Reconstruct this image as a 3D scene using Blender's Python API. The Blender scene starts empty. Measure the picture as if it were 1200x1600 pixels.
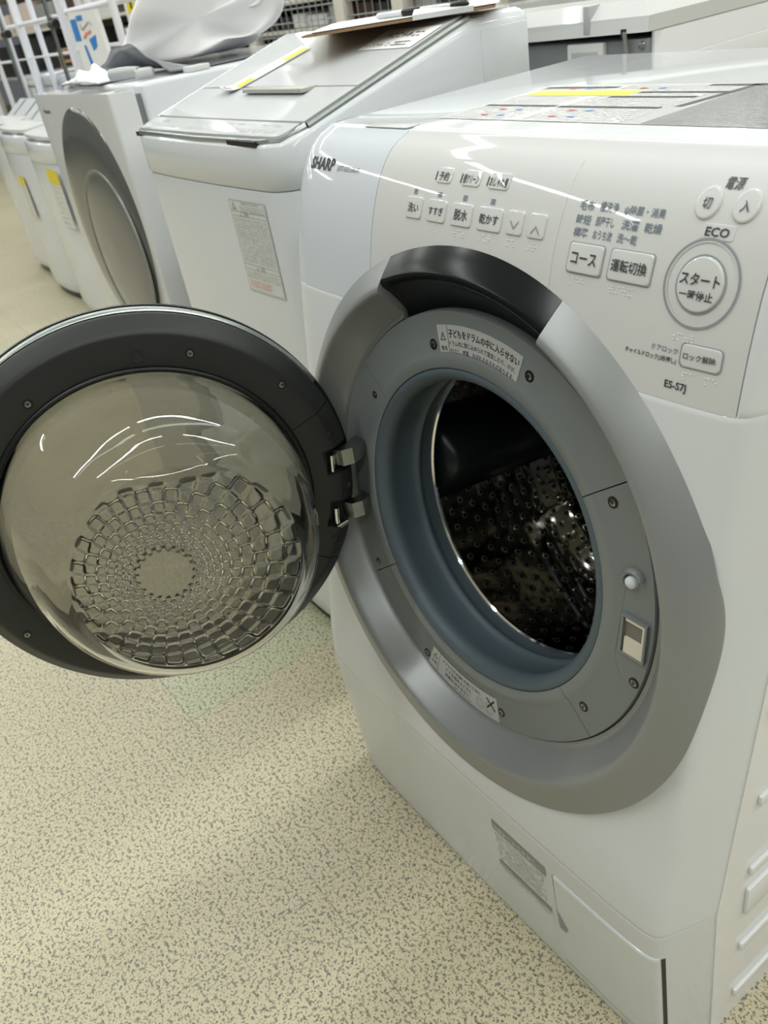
import bpy, bmesh, math, random
from mathutils import Vector, Matrix

# ------------------------------------------------------------------ camera, world, lights, exposure
SC = bpy.context.scene
COL = SC.collection
CAM = (0.63504, -0.45584, 1.1916)
RX = (0.58203746, 0.36237965, -0.7279515)      # world x, y, z expressed in camera axes (right, down, forward)
RY = (0.79905596, -0.42090191, 0.42936133)
RZ = (-0.15080437, -0.83157836, -0.5345423)
cd = bpy.data.cameras.new('camera')
cam = bpy.data.objects.new('camera', cd)
COL.objects.link(cam)
m = Matrix(((RX[0], -RX[1], -RX[2], CAM[0]), (RY[0], -RY[1], -RY[2], CAM[1]), (RZ[0], -RZ[1], -RZ[2], CAM[2]), (0, 0, 0, 1)))
cam.matrix_world = m
cd.sensor_fit = 'VERTICAL'
cd.sensor_height = 36.0
cd.lens = 1305.7 / 1600 * 36.0
cd.clip_start = 0.02
cd.clip_end = 100
cd.dof.use_dof = True
cd.dof.focus_distance = 0.85
cd.dof.aperture_fstop = 10.0
SC.camera = cam
SC.view_settings.view_transform = 'Standard'
SC.view_settings.look = 'None'
SC.view_settings.gamma = 1.0
SC.view_settings.use_curve_mapping = False
SC.view_settings.exposure = 0.0
SC.cycles.max_bounces = 14
SC.cycles.transmission_bounces = 12
SC.cycles.transparent_max_bounces = 16
SC.cycles.caustics_reflective = False
SC.cycles.caustics_refractive = False
SC.cycles.sample_clamp_indirect = 6.0
SC.cycles.use_denoising = True

w = bpy.data.worlds.new('store_air')
SC.world = w
w.use_nodes = True
w.node_tree.nodes['Background'].inputs[0].default_value = (0.84, 0.90, 0.94, 1)
w.node_tree.nodes['Background'].inputs[1].default_value = 0.12

LAMP_POWER = 23.0
CEIL_Z = 3.0
for ix in range(8):                                   # lines of fluorescent tubes under the ceiling
    for iy in range(4):
        ld = bpy.data.lights.new('fluorescent_tube', 'AREA')
        ld.shape = 'RECTANGLE'
        ld.size = 0.07
        ld.size_y = 2.3
        ld.energy = LAMP_POWER
        ld.color = (0.97, 1.0, 0.99)
        lo = bpy.data.objects.new('fluorescent_tube', ld)
        lo.location = (-9.9 + ix * 1.9, -1.55 + iy * 2.5, CEIL_Z - 0.06)
        COL.objects.link(lo)

# ------------------------------------------------------------------ materials
def mat(name, col, rough=0.4, metal=0.0, coat=0.0, spec=0.5, noise=0.0, nscale=30.0, bump=0.0, trans=0.0, ior=1.45, sss=0.0):
    M = bpy.data.materials.new(name)
    M.use_nodes = True
    nt = M.node_tree
    b = nt.nodes['Principled BSDF']
    b.inputs['Base Color'].default_value = (*col, 1)
    b.inputs['Roughness'].default_value = rough
    b.inputs['Metallic'].default_value = metal
    b.inputs['Coat Weight'].default_value = coat
    b.inputs['Coat Roughness'].default_value = 0.04
    b.inputs['Specular IOR Level'].default_value = spec
    b.inputs['Transmission Weight'].default_value = trans
    b.inputs['IOR'].default_value = ior
    tc = nt.nodes.new('ShaderNodeTexCoord')
    nz = nt.nodes.new('ShaderNodeTexNoise')
    nz.inputs['Scale'].default_value = nscale
    nz.inputs['Detail'].default_value = 3
    nt.links.new(tc.outputs['Object'], nz.inputs['Vector'])
    mr = nt.nodes.new('ShaderNodeMapRange')
    mr.inputs['To Min'].default_value = max(0.0, rough - 0.02)
    mr.inputs['To Max'].default_value = min(1.0, rough + 0.02)
    nt.links.new(nz.outputs['Fac'], mr.inputs['Value'])
    nt.links.new(mr.outputs['Result'], b.inputs['Roughness'])
    if noise > 0:
        mx = nt.nodes.new('ShaderNodeMixRGB')
        mx.blend_type = 'MULTIPLY'
        mx.inputs['Color1'].default_value = (*col, 1)
        rp = nt.nodes.new('ShaderNodeMapRange')
        rp.inputs['To Min'].default_value = 1 - noise
        rp.inputs['To Max'].default_value = 1 + noise
        nt.links.new(nz.outputs['Fac'], rp.inputs['Value'])
        cb = nt.nodes.new('ShaderNodeCombineColor')
        for k in range(3):
            nt.links.new(rp.outputs['Result'], cb.inputs[k])
        mx.inputs['Fac'].default_value = 1
        nt.links.new(cb.outputs[0], mx.inputs['Color2'])
        nt.links.new(mx.outputs[0], b.inputs['Base Color'])
    if bump > 0:
        bp = nt.nodes.new('ShaderNodeBump')
        bp.inputs['Strength'].default_value = bump
        bp.inputs['Distance'].default_value = 0.002
        nt.links.new(nz.outputs['Fac'], bp.inputs['Height'])
        nt.links.new(bp.outputs[0], b.inputs['Normal'])
    return M

def srgb(r, g, b):
    f = lambda c: (c / 255 / 12.92) if c / 255 <= 0.04045 else ((c / 255 + 0.055) / 1.055) ** 2.4
    return (f(r), f(g), f(b))

M = {}
M['white'] = mat('gloss_white_plastic', (0.715, 0.745, 0.77), 0.06, spec=0.45)
M['white_panel'] = mat('panel_white_plastic', (0.66, 0.67, 0.665), 0.035)
M['blue_white'] = mat('drawer_bluish_white', (0.65, 0.69, 0.745), 0.05)
M['white_metal'] = mat('white_enamel_steel', (0.78, 0.79, 0.80), 0.16)
M['kick'] = mat('base_white_plastic', (0.68, 0.71, 0.73), 0.12)
M['silver'] = mat('satin_silver_plastic', (0.285, 0.30, 0.30), 0.36, metal=0.30)
M['silver_in'] = mat('inner_silver_plastic', (0.225, 0.248, 0.255), 0.38, metal=0.25)
M['black_gloss'] = mat('piano_black', (0.008, 0.010, 0.011), 0.20, spec=0.22)
M['gasket'] = mat('grey_blue_rubber', (0.088, 0.118, 0.140), 0.50)
M['dark_grey'] = mat('charcoal_plastic', (0.022, 0.024, 0.024), 0.42, bump=0.05, nscale=900)
M['rubber'] = mat('black_rubber', (0.008, 0.009, 0.010), 0.35)
M['chrome'] = mat('chrome', (0.80, 0.81, 0.82), 0.07, metal=1.0)
M['steel'] = mat('zinc_steel', (0.33, 0.36, 0.35), 0.30, metal=1.0, noise=0.15, nscale=300)
M['lifter'] = mat('dark_drum_plastic', (0.012, 0.016, 0.020), 0.33)
M['ink'] = mat('grey_ink', (0.045, 0.05, 0.055), 0.5)
M['ink_blue'] = mat('blue_grey_ink', (0.16, 0.20, 0.25), 0.5)
M['ink_black'] = mat('black_ink', (0.02, 0.02, 0.022), 0.5)
M['ink_soft'] = mat('faded_ink', (0.30, 0.31, 0.32), 0.5)
M['line_grey'] = mat('grey_outline', (0.28, 0.31, 0.34), 0.35)
M['label_grey'] = mat('silver_label', (0.45, 0.46, 0.46), 0.30)
M['label_white'] = mat('white_label', (0.70, 0.71, 0.70), 0.25)
M['yellow'] = mat('yellow_print', (0.80, 0.66, 0.02), 0.35)
M['red'] = mat('red_print', (0.60, 0.08, 0.06), 0.4)
M['orange'] = mat('orange_print', (0.80, 0.25, 0.12), 0.4)
M['blue'] = mat('blue_print', (0.05, 0.25, 0.65), 0.35)
M['ivory'] = mat('ivory_plastic', (0.72, 0.68, 0.58), 0.35)
M['grip'] = mat('grey_beige_grip', (0.42, 0.42, 0.38), 0.35)
M['sticker'] = mat('pale_sticker', (0.70, 0.73, 0.73), 0.2)
M['label_dark'] = mat('dark_label', (0.30, 0.31, 0.315), 0.2)
M['slot'] = mat('beige_grey_slot', (0.20, 0.18, 0.155), 0.5)
M['braille'] = mat('clear_braille', (0.86, 0.87, 0.86), 0.12)
M['mid_grey'] = mat('grey_metal_panel', (0.22, 0.235, 0.24), 0.40, noise=0.08)
M['lid_glass'] = mat('white_glass_lid', (0.62, 0.64, 0.66), 0.05)
M['grey_smoke'] = mat('smoke_grey_glass', (0.12, 0.125, 0.12), 0.07, spec=0.9)
M['grey_smoke_in'] = mat('smoke_grey_glass_centre', (0.16, 0.165, 0.155), 0.10, spec=0.9)
M['bag'] = mat('white_plastic_film', (0.88, 0.88, 0.88), 0.35, bump=0.2, nscale=60)
M['film'] = mat('grey_film', (0.20, 0.21, 0.23), 0.12, bump=0.5, nscale=25)
M['foam'] = mat('white_foam_film', (0.85, 0.86, 0.87), 0.25, bump=0.8, nscale=70)
M['paper'] = mat('white_paper', (0.80, 0.80, 0.79), 0.6)
M['hardboard'] = mat('brown_hardboard', (0.30, 0.19, 0.10), 0.6, noise=0.15, nscale=120)
M['beige'] = mat('beige_shelf_steel', (0.62, 0.59, 0.52), 0.45)
M['rack_white'] = mat('white_rack_tube', (0.74, 0.75, 0.80), 0.3)
M['cardboard'] = mat('cardboard', (0.42, 0.27, 0.15), 0.75, noise=0.1)
M['box_pink'] = mat('pale_pink_carton', (0.66, 0.55, 0.50), 0.6)
M['box_dark'] = mat('dark_carton', (0.022, 0.022, 0.025), 0.5)
M['box_brown'] = mat('brown_case', (0.07, 0.04, 0.035), 0.45)
M['box_grey'] = mat('grey_carton', (0.30, 0.31, 0.31), 0.5)
M['wire'] = mat('grey_wire', (0.35, 0.35, 0.33), 0.4, metal=0.6)
M['ceiling'] = mat('ceiling_board', (0.72, 0.73, 0.72), 0.8)
M['wallm'] = mat('painted_wall', (0.60, 0.60, 0.58), 0.7)

def glass_mat(name, col, rough=0.0):
    G = bpy.data.materials.new(name)
    G.use_nodes = True
    b = G.node_tree.nodes['Principled BSDF']
    b.inputs['Base Color'].default_value = (*col, 1)
    b.inputs['Transmission Weight'].default_value = 1.0
    b.inputs['Roughness'].default_value = rough
    b.inputs['IOR'].default_value = 1.47
    return G
M['glass'] = glass_mat('clear_bowl_glass', (0.97, 0.985, 0.975))

def pane_mat(name, tint, rough=0.02, ior=1.5):
    G = bpy.data.materials.new(name)
    G.use_nodes = True
    nt = G.node_tree
    nt.nodes.remove(nt.nodes['Principled BSDF'])
    out = nt.nodes['Material Output']
    tr = nt.nodes.new('ShaderNodeBsdfTransparent')
    tr.inputs['Color'].default_value = (*tint, 1)
    gl = nt.nodes.new('ShaderNodeBsdfGlossy')
    gl.inputs['Roughness'].default_value = rough
    fr = nt.nodes.new('ShaderNodeFresnel')
    fr.inputs['IOR'].default_value = ior
    mx = nt.nodes.new('ShaderNodeMixShader')
    nt.links.new(fr.outputs[0], mx.inputs[0])
    nt.links.new(tr.outputs[0], mx.inputs[1])
    nt.links.new(gl.outputs[0], mx.inputs[2])
    nt.links.new(mx.outputs[0], out.inputs['Surface'])
    return G
M['smoked'] = pane_mat('smoked_door_glass', (0.59, 0.58, 0.55), ior=2.0)
M['clear_film'] = pane_mat('clear_film', (0.80, 0.81, 0.83), 0.1)

def floor_mat():
    G = bpy.data.materials.new('speckled_vinyl_tile')
    G.use_nodes = True
    nt = G.node_tree
    N, L = nt.nodes, nt.links
    b = N['Principled BSDF']
    tc = N.new('ShaderNodeTexCoord')
    def noise(s, d=2.0):
        n = N.new('ShaderNodeTexNoise')
        n.inputs['Scale'].default_value = s
        n.inputs['Detail'].default_value = d
        L.new(tc.outputs['Object'], n.inputs['Vector'])
        return n
    def ramp(src, a, c):
        r = N.new('ShaderNodeMapRange')
        r.inputs['From Min'].default_value = a
        r.inputs['From Max'].default_value = c
        L.new(src, r.inputs['Value'])
        return r.outputs['Result']
    def mix(f, a, c):
        x = N.new('ShaderNodeMix')
        x.data_type = 'RGBA'
        if hasattr(f, 'links') or not isinstance(f, float):
            L.new(f, x.inputs[0])
        else:
            x.inputs[0].default_value = f
        for v, i in ((a, 6), (c, 7)):
            if isinstance(v, tuple):
                x.inputs[i].default_value = (*v, 1)
            else:
                L.new(v, x.inputs[i])
        return x.outputs[2]
    cream = (0.575, 0.53, 0.36)
    peach = (0.625, 0.54, 0.385)
    n1 = noise(165, 5.0)
    n2 = noise(240, 2.0)
    n3 = noise(330, 1.5)
    n4 = noise(2.2, 4)
    c = mix(ramp(n2.outputs[0], 0.50, 0.60), cream, peach)
    c = mix(ramp(n1.outputs[0], 0.487, 0.395), c, (0.235, 0.225, 0.175))
    c = mix(ramp(n3.outputs[0], 0.405, 0.345), c, (0.07, 0.07, 0.07))
    mp = N.new('ShaderNodeMapping')                       # greenish odd tiles and the seams between tiles
    mp.inputs['Location'].default_value = (0.174 / 0.491, 0.22 / 0.491, 0)
    mp.inputs['Scale'].default_value = (1 / 0.491, 1 / 0.491, 1)
    L.new(tc.outputs['Object'], mp.inputs['Vector'])
    fl = N.new('ShaderNodeVectorMath')
    fl.operation = 'FLOOR'
    L.new(mp.outputs[0], fl.inputs[0])
    wn = N.new('ShaderNodeTexWhiteNoise')
    L.new(fl.outputs[0], wn.inputs['Vector'])
    gt = N.new('ShaderNodeMath')
    gt.operation = 'GREATER_THAN'
    gt.inputs[1].default_value = 0.90
    L.new(wn.outputs['Value'], gt.inputs[0])
    dist = N.new('ShaderNodeVectorMath')                  # the tile whose corner shows below the open door
    dist.operation = 'DISTANCE'
    dist.inputs[1].default_value = (-2, 0, 0)
    L.new(fl.outputs[0], dist.inputs[0])
    lt = N.new('ShaderNodeMath')
    lt.operation = 'LESS_THAN'
    lt.inputs[1].default_value = 0.5
    L.new(dist.outputs['Value'], lt.inputs[0])
    mxm = N.new('ShaderNodeMath')
    mxm.operation = 'MAXIMUM'
    L.new(gt.outputs[0], mxm.inputs[0])
    L.new(lt.outputs[0], mxm.inputs[1])
    gm = N.new('ShaderNodeMix')
    gm.data_type = 'RGBA'
    gm.blend_type = 'MULTIPLY'
    L.new(mxm.outputs[0], gm.inputs[0])
    L.new(c, gm.inputs[6])
    gm.inputs[7].default_value = (0.93, 1.03, 1.0, 1)
    c = gm.outputs[2]
    fr = N.new('ShaderNodeVectorMath')
    fr.operation = 'FRACTION'
    L.new(mp.outputs[0], fr.inputs[0])
    sp = N.new('ShaderNodeSeparateXYZ')
    L.new(fr.outputs[0], sp.inputs[0])
    mn = N.new('ShaderNodeMath')
    mn.operation = 'MINIMUM'
    L.new(sp.outputs[0], mn.inputs[0])
    L.new(sp.outputs[1], mn.inputs[1])
    seam = ramp(mn.outputs[0], 0.0032, 0.0016)
    sm = N.new('ShaderNodeMath')
    sm.operation = 'MULTIPLY'
    L.new(seam, sm.inputs[0])
    L.new(ramp(noise(5, 2).outputs[0], 0.36, 0.56), sm.inputs[1])
    c = mix(sm.outputs[0], c, (0.13, 0.12, 0.10))
    dirt = N.new('ShaderNodeMix')
    dirt.data_type = 'RGBA'
    dirt.blend_type = 'MULTIPLY'
    L.new(ramp(n4.outputs[0], 0.50, 0.75), dirt.inputs[0])
    L.new(c, dirt.inputs[6])
    dirt.inputs[7].default_value = (0.84, 0.83, 0.80, 1)
    L.new(dirt.outputs[2], b.inputs['Base Color'])
    b.inputs['Roughness'].default_value = 0.38
    bp = N.new('ShaderNodeBump')
    bp.inputs['Strength'].default_value = 0.12
    bp.inputs['Distance'].default_value = 0.001
    L.new(noise(60).outputs[0], bp.inputs['Height'])
    L.new(bp.outputs[0], b.inputs['Normal'])
    return G
M['floor'] = floor_mat()

def drum_mat():
    """polished stainless steel with staggered dimples that have a hole in the middle; UV is in metres"""
    G = bpy.data.materials.new('perforated_stainless')
    G.use_nodes = True
    nt = G.node_tree
    N, L = nt.nodes, nt.links
    b = N['Principled BSDF']
    uv = N.new('ShaderNodeUVMap')
    def dots(off):
        mp = N.new('ShaderNodeMapping')
        mp.inputs['Location'].default_value = off
        mp.inputs['Scale'].default_value = (1 / 0.0235, 1 / 0.040, 1)
        L.new(uv.outputs[0], mp.inputs['Vector'])
        f = N.new('ShaderNodeVectorMath')
        f.operation = 'FRACTION'
        L.new(mp.outputs[0], f.inputs[0])
        s = N.new('ShaderNodeVectorMath')
        s.operation = 'SUBTRACT'
        s.inputs[1].default_value = (0.5, 0.5, 0)
        L.new(f.outputs[0], s.inputs[0])
        k = N.new('ShaderNodeVectorMath')
        k.operation = 'MULTIPLY'
        k.inputs[1].default_value = (0.0235, 0.040, 0)
        L.new(s.outputs[0], k.inputs[0])
        ln = N.new('ShaderNodeVectorMath')
        ln.operation = 'LENGTH'
        L.new(k.outputs[0], ln.inputs[0])
        return ln.outputs['Value']
    mn = N.new('ShaderNodeMath')
    mn.operation = 'MINIMUM'
    L.new(dots((0, 0, 0)), mn.inputs[0])
    L.new(dots((0.5, 0.5, 0)), mn.inputs[1])
    hole = N.new('ShaderNodeMapRange')
    hole.inputs['From Min'].default_value = 0.0027
    hole.inputs['From Max'].default_value = 0.0023
    L.new(mn.outputs[0], hole.inputs['Value'])
    hgt = N.new('ShaderNodeMapRange')
    hgt.interpolation_type = 'SMOOTHSTEP'
    hgt.inputs['From Min'].default_value = 0.0068
    hgt.inputs['From Max'].default_value = 0.0015
    L.new(mn.outputs[0], hgt.inputs['Value'])
    nz = N.new('ShaderNodeTexNoise')
    nz.inputs['Scale'].default_value = 7
    nz.inputs['Detail'].default_value = 0
    L.new(uv.outputs[0], nz.inputs['Vector'])
    ad = N.new('ShaderNodeMath')
    ad.operation = 'MULTIPLY_ADD'
    ad.inputs[1].default_value = 0.35
    L.new(nz.outputs[0], ad.inputs[0])
    L.new(hgt.outputs[0], ad.inputs[2])
    bp = N.new('ShaderNodeBump')
    bp.inputs['Strength'].default_value = 0.5
    bp.inputs['Distance'].default_value = 0.0012
    L.new(ad.outputs[0], bp.inputs['Height'])
    L.new(bp.outputs[0], b.inputs['Normal'])
    mx = N.new('ShaderNodeMix')
    mx.data_type = 'RGBA'
    L.new(hole.outputs[0], mx.inputs[0])
    mx.inputs[6].default_value = (0.36, 0.35, 0.33, 1)
    mx.inputs[7].default_value = (0.004, 0.004, 0.004, 1)
    lip = N.new('ShaderNodeMapRange')                     # burnished lip around every hole
    lip.interpolation_type = 'SMOOTHSTEP'
    lip.inputs['From Min'].default_value = 0.0052
    lip.inputs['From Max'].default_value = 0.0040
    lip.inputs['To Min'].default_value = 0.07
    lip.inputs['To Max'].default_value = 0.34
    L.new(mn.outputs[0], lip.inputs['Value'])
    L.new(lip.outputs[0], b.inputs['Roughness'])
    L.new(mx.outputs[2], b.inputs['Base Color'])
    b.inputs['Metallic'].default_value = 1.0
    return G
M['drum'] = drum_mat()

# ------------------------------------------------------------------ mesh helpers
def link(name, verts, faces, mt, parent=None, smooth=True, ang=35, loc=None):
    me = bpy.data.meshes.new(name)
    me.from_pydata([tuple(v) for v in verts], [], faces)
    me.validate()
    bm = bmesh.new()
    bm.from_mesh(me)
    bmesh.ops.remove_doubles(bm, verts=bm.verts, dist=1e-6)
    bmesh.ops.recalc_face_normals(bm, faces=bm.faces)
    bm.to_mesh(me)
    bm.free()
    return finish(name, me, mt, parent, smooth, ang)

def finish(name, me, mt, parent, smooth=True, ang=35):
    if smooth:
        for p in me.polygons:
            p.use_smooth = True
        me.set_sharp_from_angle(angle=math.radians(ang))
    me.materials.append(mt)
    o = bpy.data.objects.new(name, me)
    COL.objects.link(o)
    if parent is not None:
        o.parent = parent
        o.matrix_parent_inverse = Matrix.Translation(-Vector(world_loc(parent)))
    return o

def world_loc(o):
    v = Vector(o.location)
    if o.parent is not None and o.type == 'EMPTY':
        v += Vector(world_loc(o.parent))
    if o.type != 'EMPTY':
        # mesh parts carry world coordinates in their vertices and an origin at zero
        return Vector((0, 0, 0))
    return v

def thing(name, label, cat, loc, group=None):
    o = bpy.data.objects.new(name, None)
    o.empty_display_size = 0.05
    COL.objects.link(o)
    o.location = loc
    o['label'] = label
    o['category'] = cat
    if group:
        o['group'] = group
    return o

def tag(o, label, cat, group=None):
    o['label'] = label
    o['category'] = cat
    if group:
        o['group'] = group
    return o

class MB:
    """collects simple shapes into one mesh"""
    def __init__(self):
        self.v, self.f = [], []
    def add(self, v, f):
        n = len(self.v)
        self.v += [tuple(p) for p in v]
        self.f += [tuple(i + n for i in q) for q in f]
        return self
    def box(self, a, b, bev=0.0, seg=2):
        bm = bmesh.new()
        bmesh.ops.create_cube(bm, size=1)
        for q in bm.verts:
            q.co = Vector([(a[i] + b[i]) / 2 + q.co[i] * (b[i] - a[i]) for i in range(3)])
        if bev > 0:
            bmesh.ops.bevel(bm, geom=list(bm.edges), offset=bev, segments=seg, affect='EDGES', profile=0.5)
        bm.verts.index_update()
        self.add([q.co[:] for q in bm.verts], [[q.index for q in f.verts] for f in bm.faces])
        bm.free()
        return self
    def tube(self, pts, r, n=10):
        pts = [Vector(p) for p in pts]
        rings = []
        for i, p in enumerate(pts):
            d = (pts[min(i + 1, len(pts) - 1)] - pts[max(i - 1, 0)]).normalized()
            up = Vector((0, 0, 1)) if abs(d.z) < 0.9 else Vector((1, 0, 0))
            s = d.cross(up).normalized()
            t = d.cross(s).normalized()
            rr = r[i] if isinstance(r, (list, tuple)) else r
            rings.append([p + s * rr * math.cos(2 * math.pi * k / n) + t * rr * math.sin(2 * math.pi * k / n) for k in range(n)])
        v = [q for R in rings for q in R]
        f = []
        for i in range(len(pts) - 1):
            for k in range(n):
                f.append((i * n + k, i * n + (k + 1) % n, (i + 1) * n + (k + 1) % n, (i + 1) * n + k))
        f.append(tuple(range(n)))
        f.append(tuple(range((len(pts) - 1) * n, len(pts) * n)))
        return self.add(v, f)
    def prism(self, poly, fn):
        """poly: 2-D outline; fn(p, k) gives the 3-D point at end k = 0 or 1"""
        n = len(poly)
        v = [fn(p, 0) for p in poly] + [fn(p, 1) for p in poly]
        f = [tuple(range(n)), tuple(range(n, 2 * n))] + [(i, (i + 1) % n, n + (i + 1) % n, n + i) for i in range(n)]
        return self.add(v, f)
    def build(self, name, mt, parent=None, smooth=True, ang=35):
        return link(name, self.v, self.f, mt, parent, smooth, ang)

def lathe(prof, fn, a0=0.0, a1=360.0, n=120, cap=True):
    """prof: list of (r, d); fn(r, angle_deg, d) -> point"""
    full = abs(a1 - a0 - 360) < 1e-6
    k = n if full else n + 1
    v, f = [], []
    for i in range(k):
        a = a0 + (a1 - a0) * i / n
        v += [fn(r, a, d) for r, d in prof]
    P = len(prof)
    for i in range(n):
        j = (i + 1) % k
        for q in range(P - 1):
            f.append((i * P + q, i * P + q + 1, j * P + q + 1, j * P + q))
    if not full and cap:
        f.append(tuple(range(P)))
        f.append(tuple((k - 1) * P + q for q in range(P)))
    return v, f

def loft(loops, cap0=True, cap1=True):
    n = len(loops[0])
    v = [p for l in loops for p in l]
    f = []
    for i in range(len(loops) - 1):
        for k in range(n):
            f.append((i * n + k, i * n + (k + 1) % n, (i + 1) * n + (k + 1) % n, (i + 1) * n + k))
    if cap0:
        f.append(tuple(range(n)))
    if cap1:
        f.append(tuple(range((len(loops) - 1) * n, len(loops) * n)))
    return v, f

def lerp(x, pts):
    if x <= pts[0][0]:
        return pts[0][1]
    for (a, b), (c, d) in zip(pts, pts[1:]):
        if x <= c:
            return b + (d - b) * (x - a) / (c - a)
    return pts[-1][1]

def smooth_curve(pts, step):
    """monotone cubic through the points, resampled finely"""
    xs, ys = [p[0] for p in pts], [p[1] for p in pts]
    n = len(xs)
    dl_ = [(ys[i + 1] - ys[i]) / (xs[i + 1] - xs[i]) for i in range(n - 1)]
    mm = [dl_[0]] + [0 if dl_[i - 1] * dl_[i] <= 0 else 2 * dl_[i - 1] * dl_[i] / (dl_[i - 1] + dl_[i]) for i in range(1, n - 1)] + [dl_[-1]]
    out = []
    for i in range(n - 1):
        h = xs[i + 1] - xs[i]
        k = max(1, int(h / step))
        for j in range(k):
            t = j / k
            out.append((xs[i] + h * t, (2 * t**3 - 3 * t**2 + 1) * ys[i] + (t**3 - 2 * t**2 + t) * h * mm[i] + (-2 * t**3 + 3 * t**2) * ys[i + 1] + (t**3 - t**2) * h * mm[i + 1]))
    return out + [(xs[-1], ys[-1])]

# text as mesh outlines, laid onto any surface
_tc = {}
def text_geo(body, bold=0.0, shear=0.0):
    key = (body, bold, shear)
    if key not in _tc:
        cu = bpy.data.curves.new('lettering', 'FONT')
        cu.body = body
        cu.resolution_u = 2
        cu.offset = bold
        cu.shear = shear
        o = bpy.data.objects.new('lettering', cu)
        COL.objects.link(o)
        dg = bpy.context.evaluated_depsgraph_get()
        me = o.evaluated_get(dg).to_mesh()
        v = [(p.co.x, p.co.y) for p in me.vertices]
        f = [tuple(p.vertices) for p in me.polygons]
        bpy.data.objects.remove(o)
        bpy.data.curves.remove(cu)
        xs, ys = [p[0] for p in v], [p[1] for p in v]
        x0, x1, y0, y1 = min(xs), max(xs), min(ys), max(ys)
        _tc[key] = ([((x - x0), (y - y0)) for x, y in v], f, x1 - x0, y1 - y0)
    return _tc[key]

def text_into(mb, body, fn, cx, cy, wd, ht=None, bold=0.0, shear=0.0):
    v, f, tw, th = text_geo(body, bold, shear)
    sx = wd / tw
    sy = (ht / th) if ht else sx
    mb.add([fn(cx + (x - tw / 2) * sx, cy + (y - th / 2) * sy) for x, y in v], f)
    return mb

def dashes(mb, fn, x0, x1, y, h, rnd, cw=None, fill=0.86):
    """a line of print too small to read: a row of little strokes"""
    cw = cw or h
    x = x0
    while x < x1 - cw * 0.5:
        if rnd.random() < fill:
            e = min(x + cw * rnd.uniform(0.55, 0.85), x1)
            k = rnd.random()
            rects = [(x, e, y - h * .5, y - h * .32), (x, e, y + h * .30, y + h * .5)] if k < .4 else [(x, e, y - h * .1, y + h * .12), ((x + e) / 2 - cw * .08, (x + e) / 2 + cw * .08, y - h * .5, y + h * .5)]
            if k > .8:
                rects.append((x, x + cw * .14, y - h * .5, y + h * .5))
            for a, b, c, d in rects:
                mb.add([fn(a, c), fn(b, c), fn(b, d), fn(a, d)], [(0, 1, 2, 3)])
        x += cw
    return mb

def rect(mb, fn, a, b, c, d, n=1):
    v, f = [], []
    for i in range(n + 1):
        t = a + (b - a) * i / n
        v += [fn(t, c), fn(t, d)]
    for i in range(n):
        f.append((2 * i, 2 * i + 2, 2 * i + 3, 2 * i + 1))
    mb.add(v, f)
    return mb

def rrect(w_, h_, r, n=5):
    pts = []
    for cx, cy, a in ((w_ / 2 - r, h_ / 2 - r, 0), (-w_ / 2 + r, h_ / 2 - r, 90), (-w_ / 2 + r, -h_ / 2 + r, 180), (w_ / 2 - r, -h_ / 2 + r, 270)):
        for k in range(n + 1):
            t = math.radians(a + 90 * k / n)
            pts.append((cx + r * math.cos(t), cy + r * math.sin(t)))
    return pts

# ------------------------------------------------------------------ the room
def struct(name, mb, mt, smooth=False):
    o = mb.build(name, mt, None, smooth)
    o['kind'] = 'structure'
    o['label'] = name.replace('_', ' ')
    return o
struct('floor', MB().add([(-22, -9, 0), (8, -9, 0), (8, 9, 0), (-22, 9, 0)], [(0, 1, 2, 3)]), M['floor'])['label'] = 'speckled cream vinyl tile floor of the shop'
struct('ceiling', MB().box((-22, -9, CEIL_Z), (8, 9, CEIL_Z + 0.1)), M['ceiling'])['label'] = 'white board ceiling of the shop'
struct('wall_back', MB().box((-22, 8.9, 0), (8, 9.0, CEIL_Z)), M['wallm'])['label'] = 'plain painted wall at the far side of the shop'

# ------------------------------------------------------------------ front-loading washer in the foreground
PROF = [(0, -.018), (.08, -.024), (.2, -.033), (.276, -.036), (.31, -.0335), (.40, -.0205), (.5, -.007), (.6, .0055), (.7, .0185), (.8, .032), (.88, .043),
        (.92, .0505), (.96, .0605), (.99, .0715), (1.01, .0815), (1.025, .092), (1.035, .1025), (1.042, .1135), (1.046, .126)]
PLAN_R = [(0, 0), (.15, .0008), (.25, .0026), (.295, .0052), (.307, .0074), (.313, .0100), (.3172, .0140), (.3200, .0195), (.3240, .0300), (.3300, .0480), (.3360, .0670), (.340, .085)]
PLAN_L = [(0, 0), (.15, .0008), (.25, .002), (.30, .004), (.322, .007), (.333, .011), (.340, .018), (.344, .030), (.346, .05), (.347, .085)]
PROF = smooth_curve(PROF, .004)
PLAN_R = smooth_curve(PLAN_R, .002)
PLAN_L = smooth_curve(PLAN_L, .002)
def yf(x, z):
    return lerp(z, PROF) + (lerp(x, PLAN_R) if x > 0 else lerp(-x, PLAN_L))
def on_front(x, z, off=0.0006):
    dz = (yf(x, z + .004) - yf(x, z - .004)) / .008
    k = 1 / math.hypot(1, dz)
    return (x, yf(x, z) - off * k, z + off * dz * k)

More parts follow.
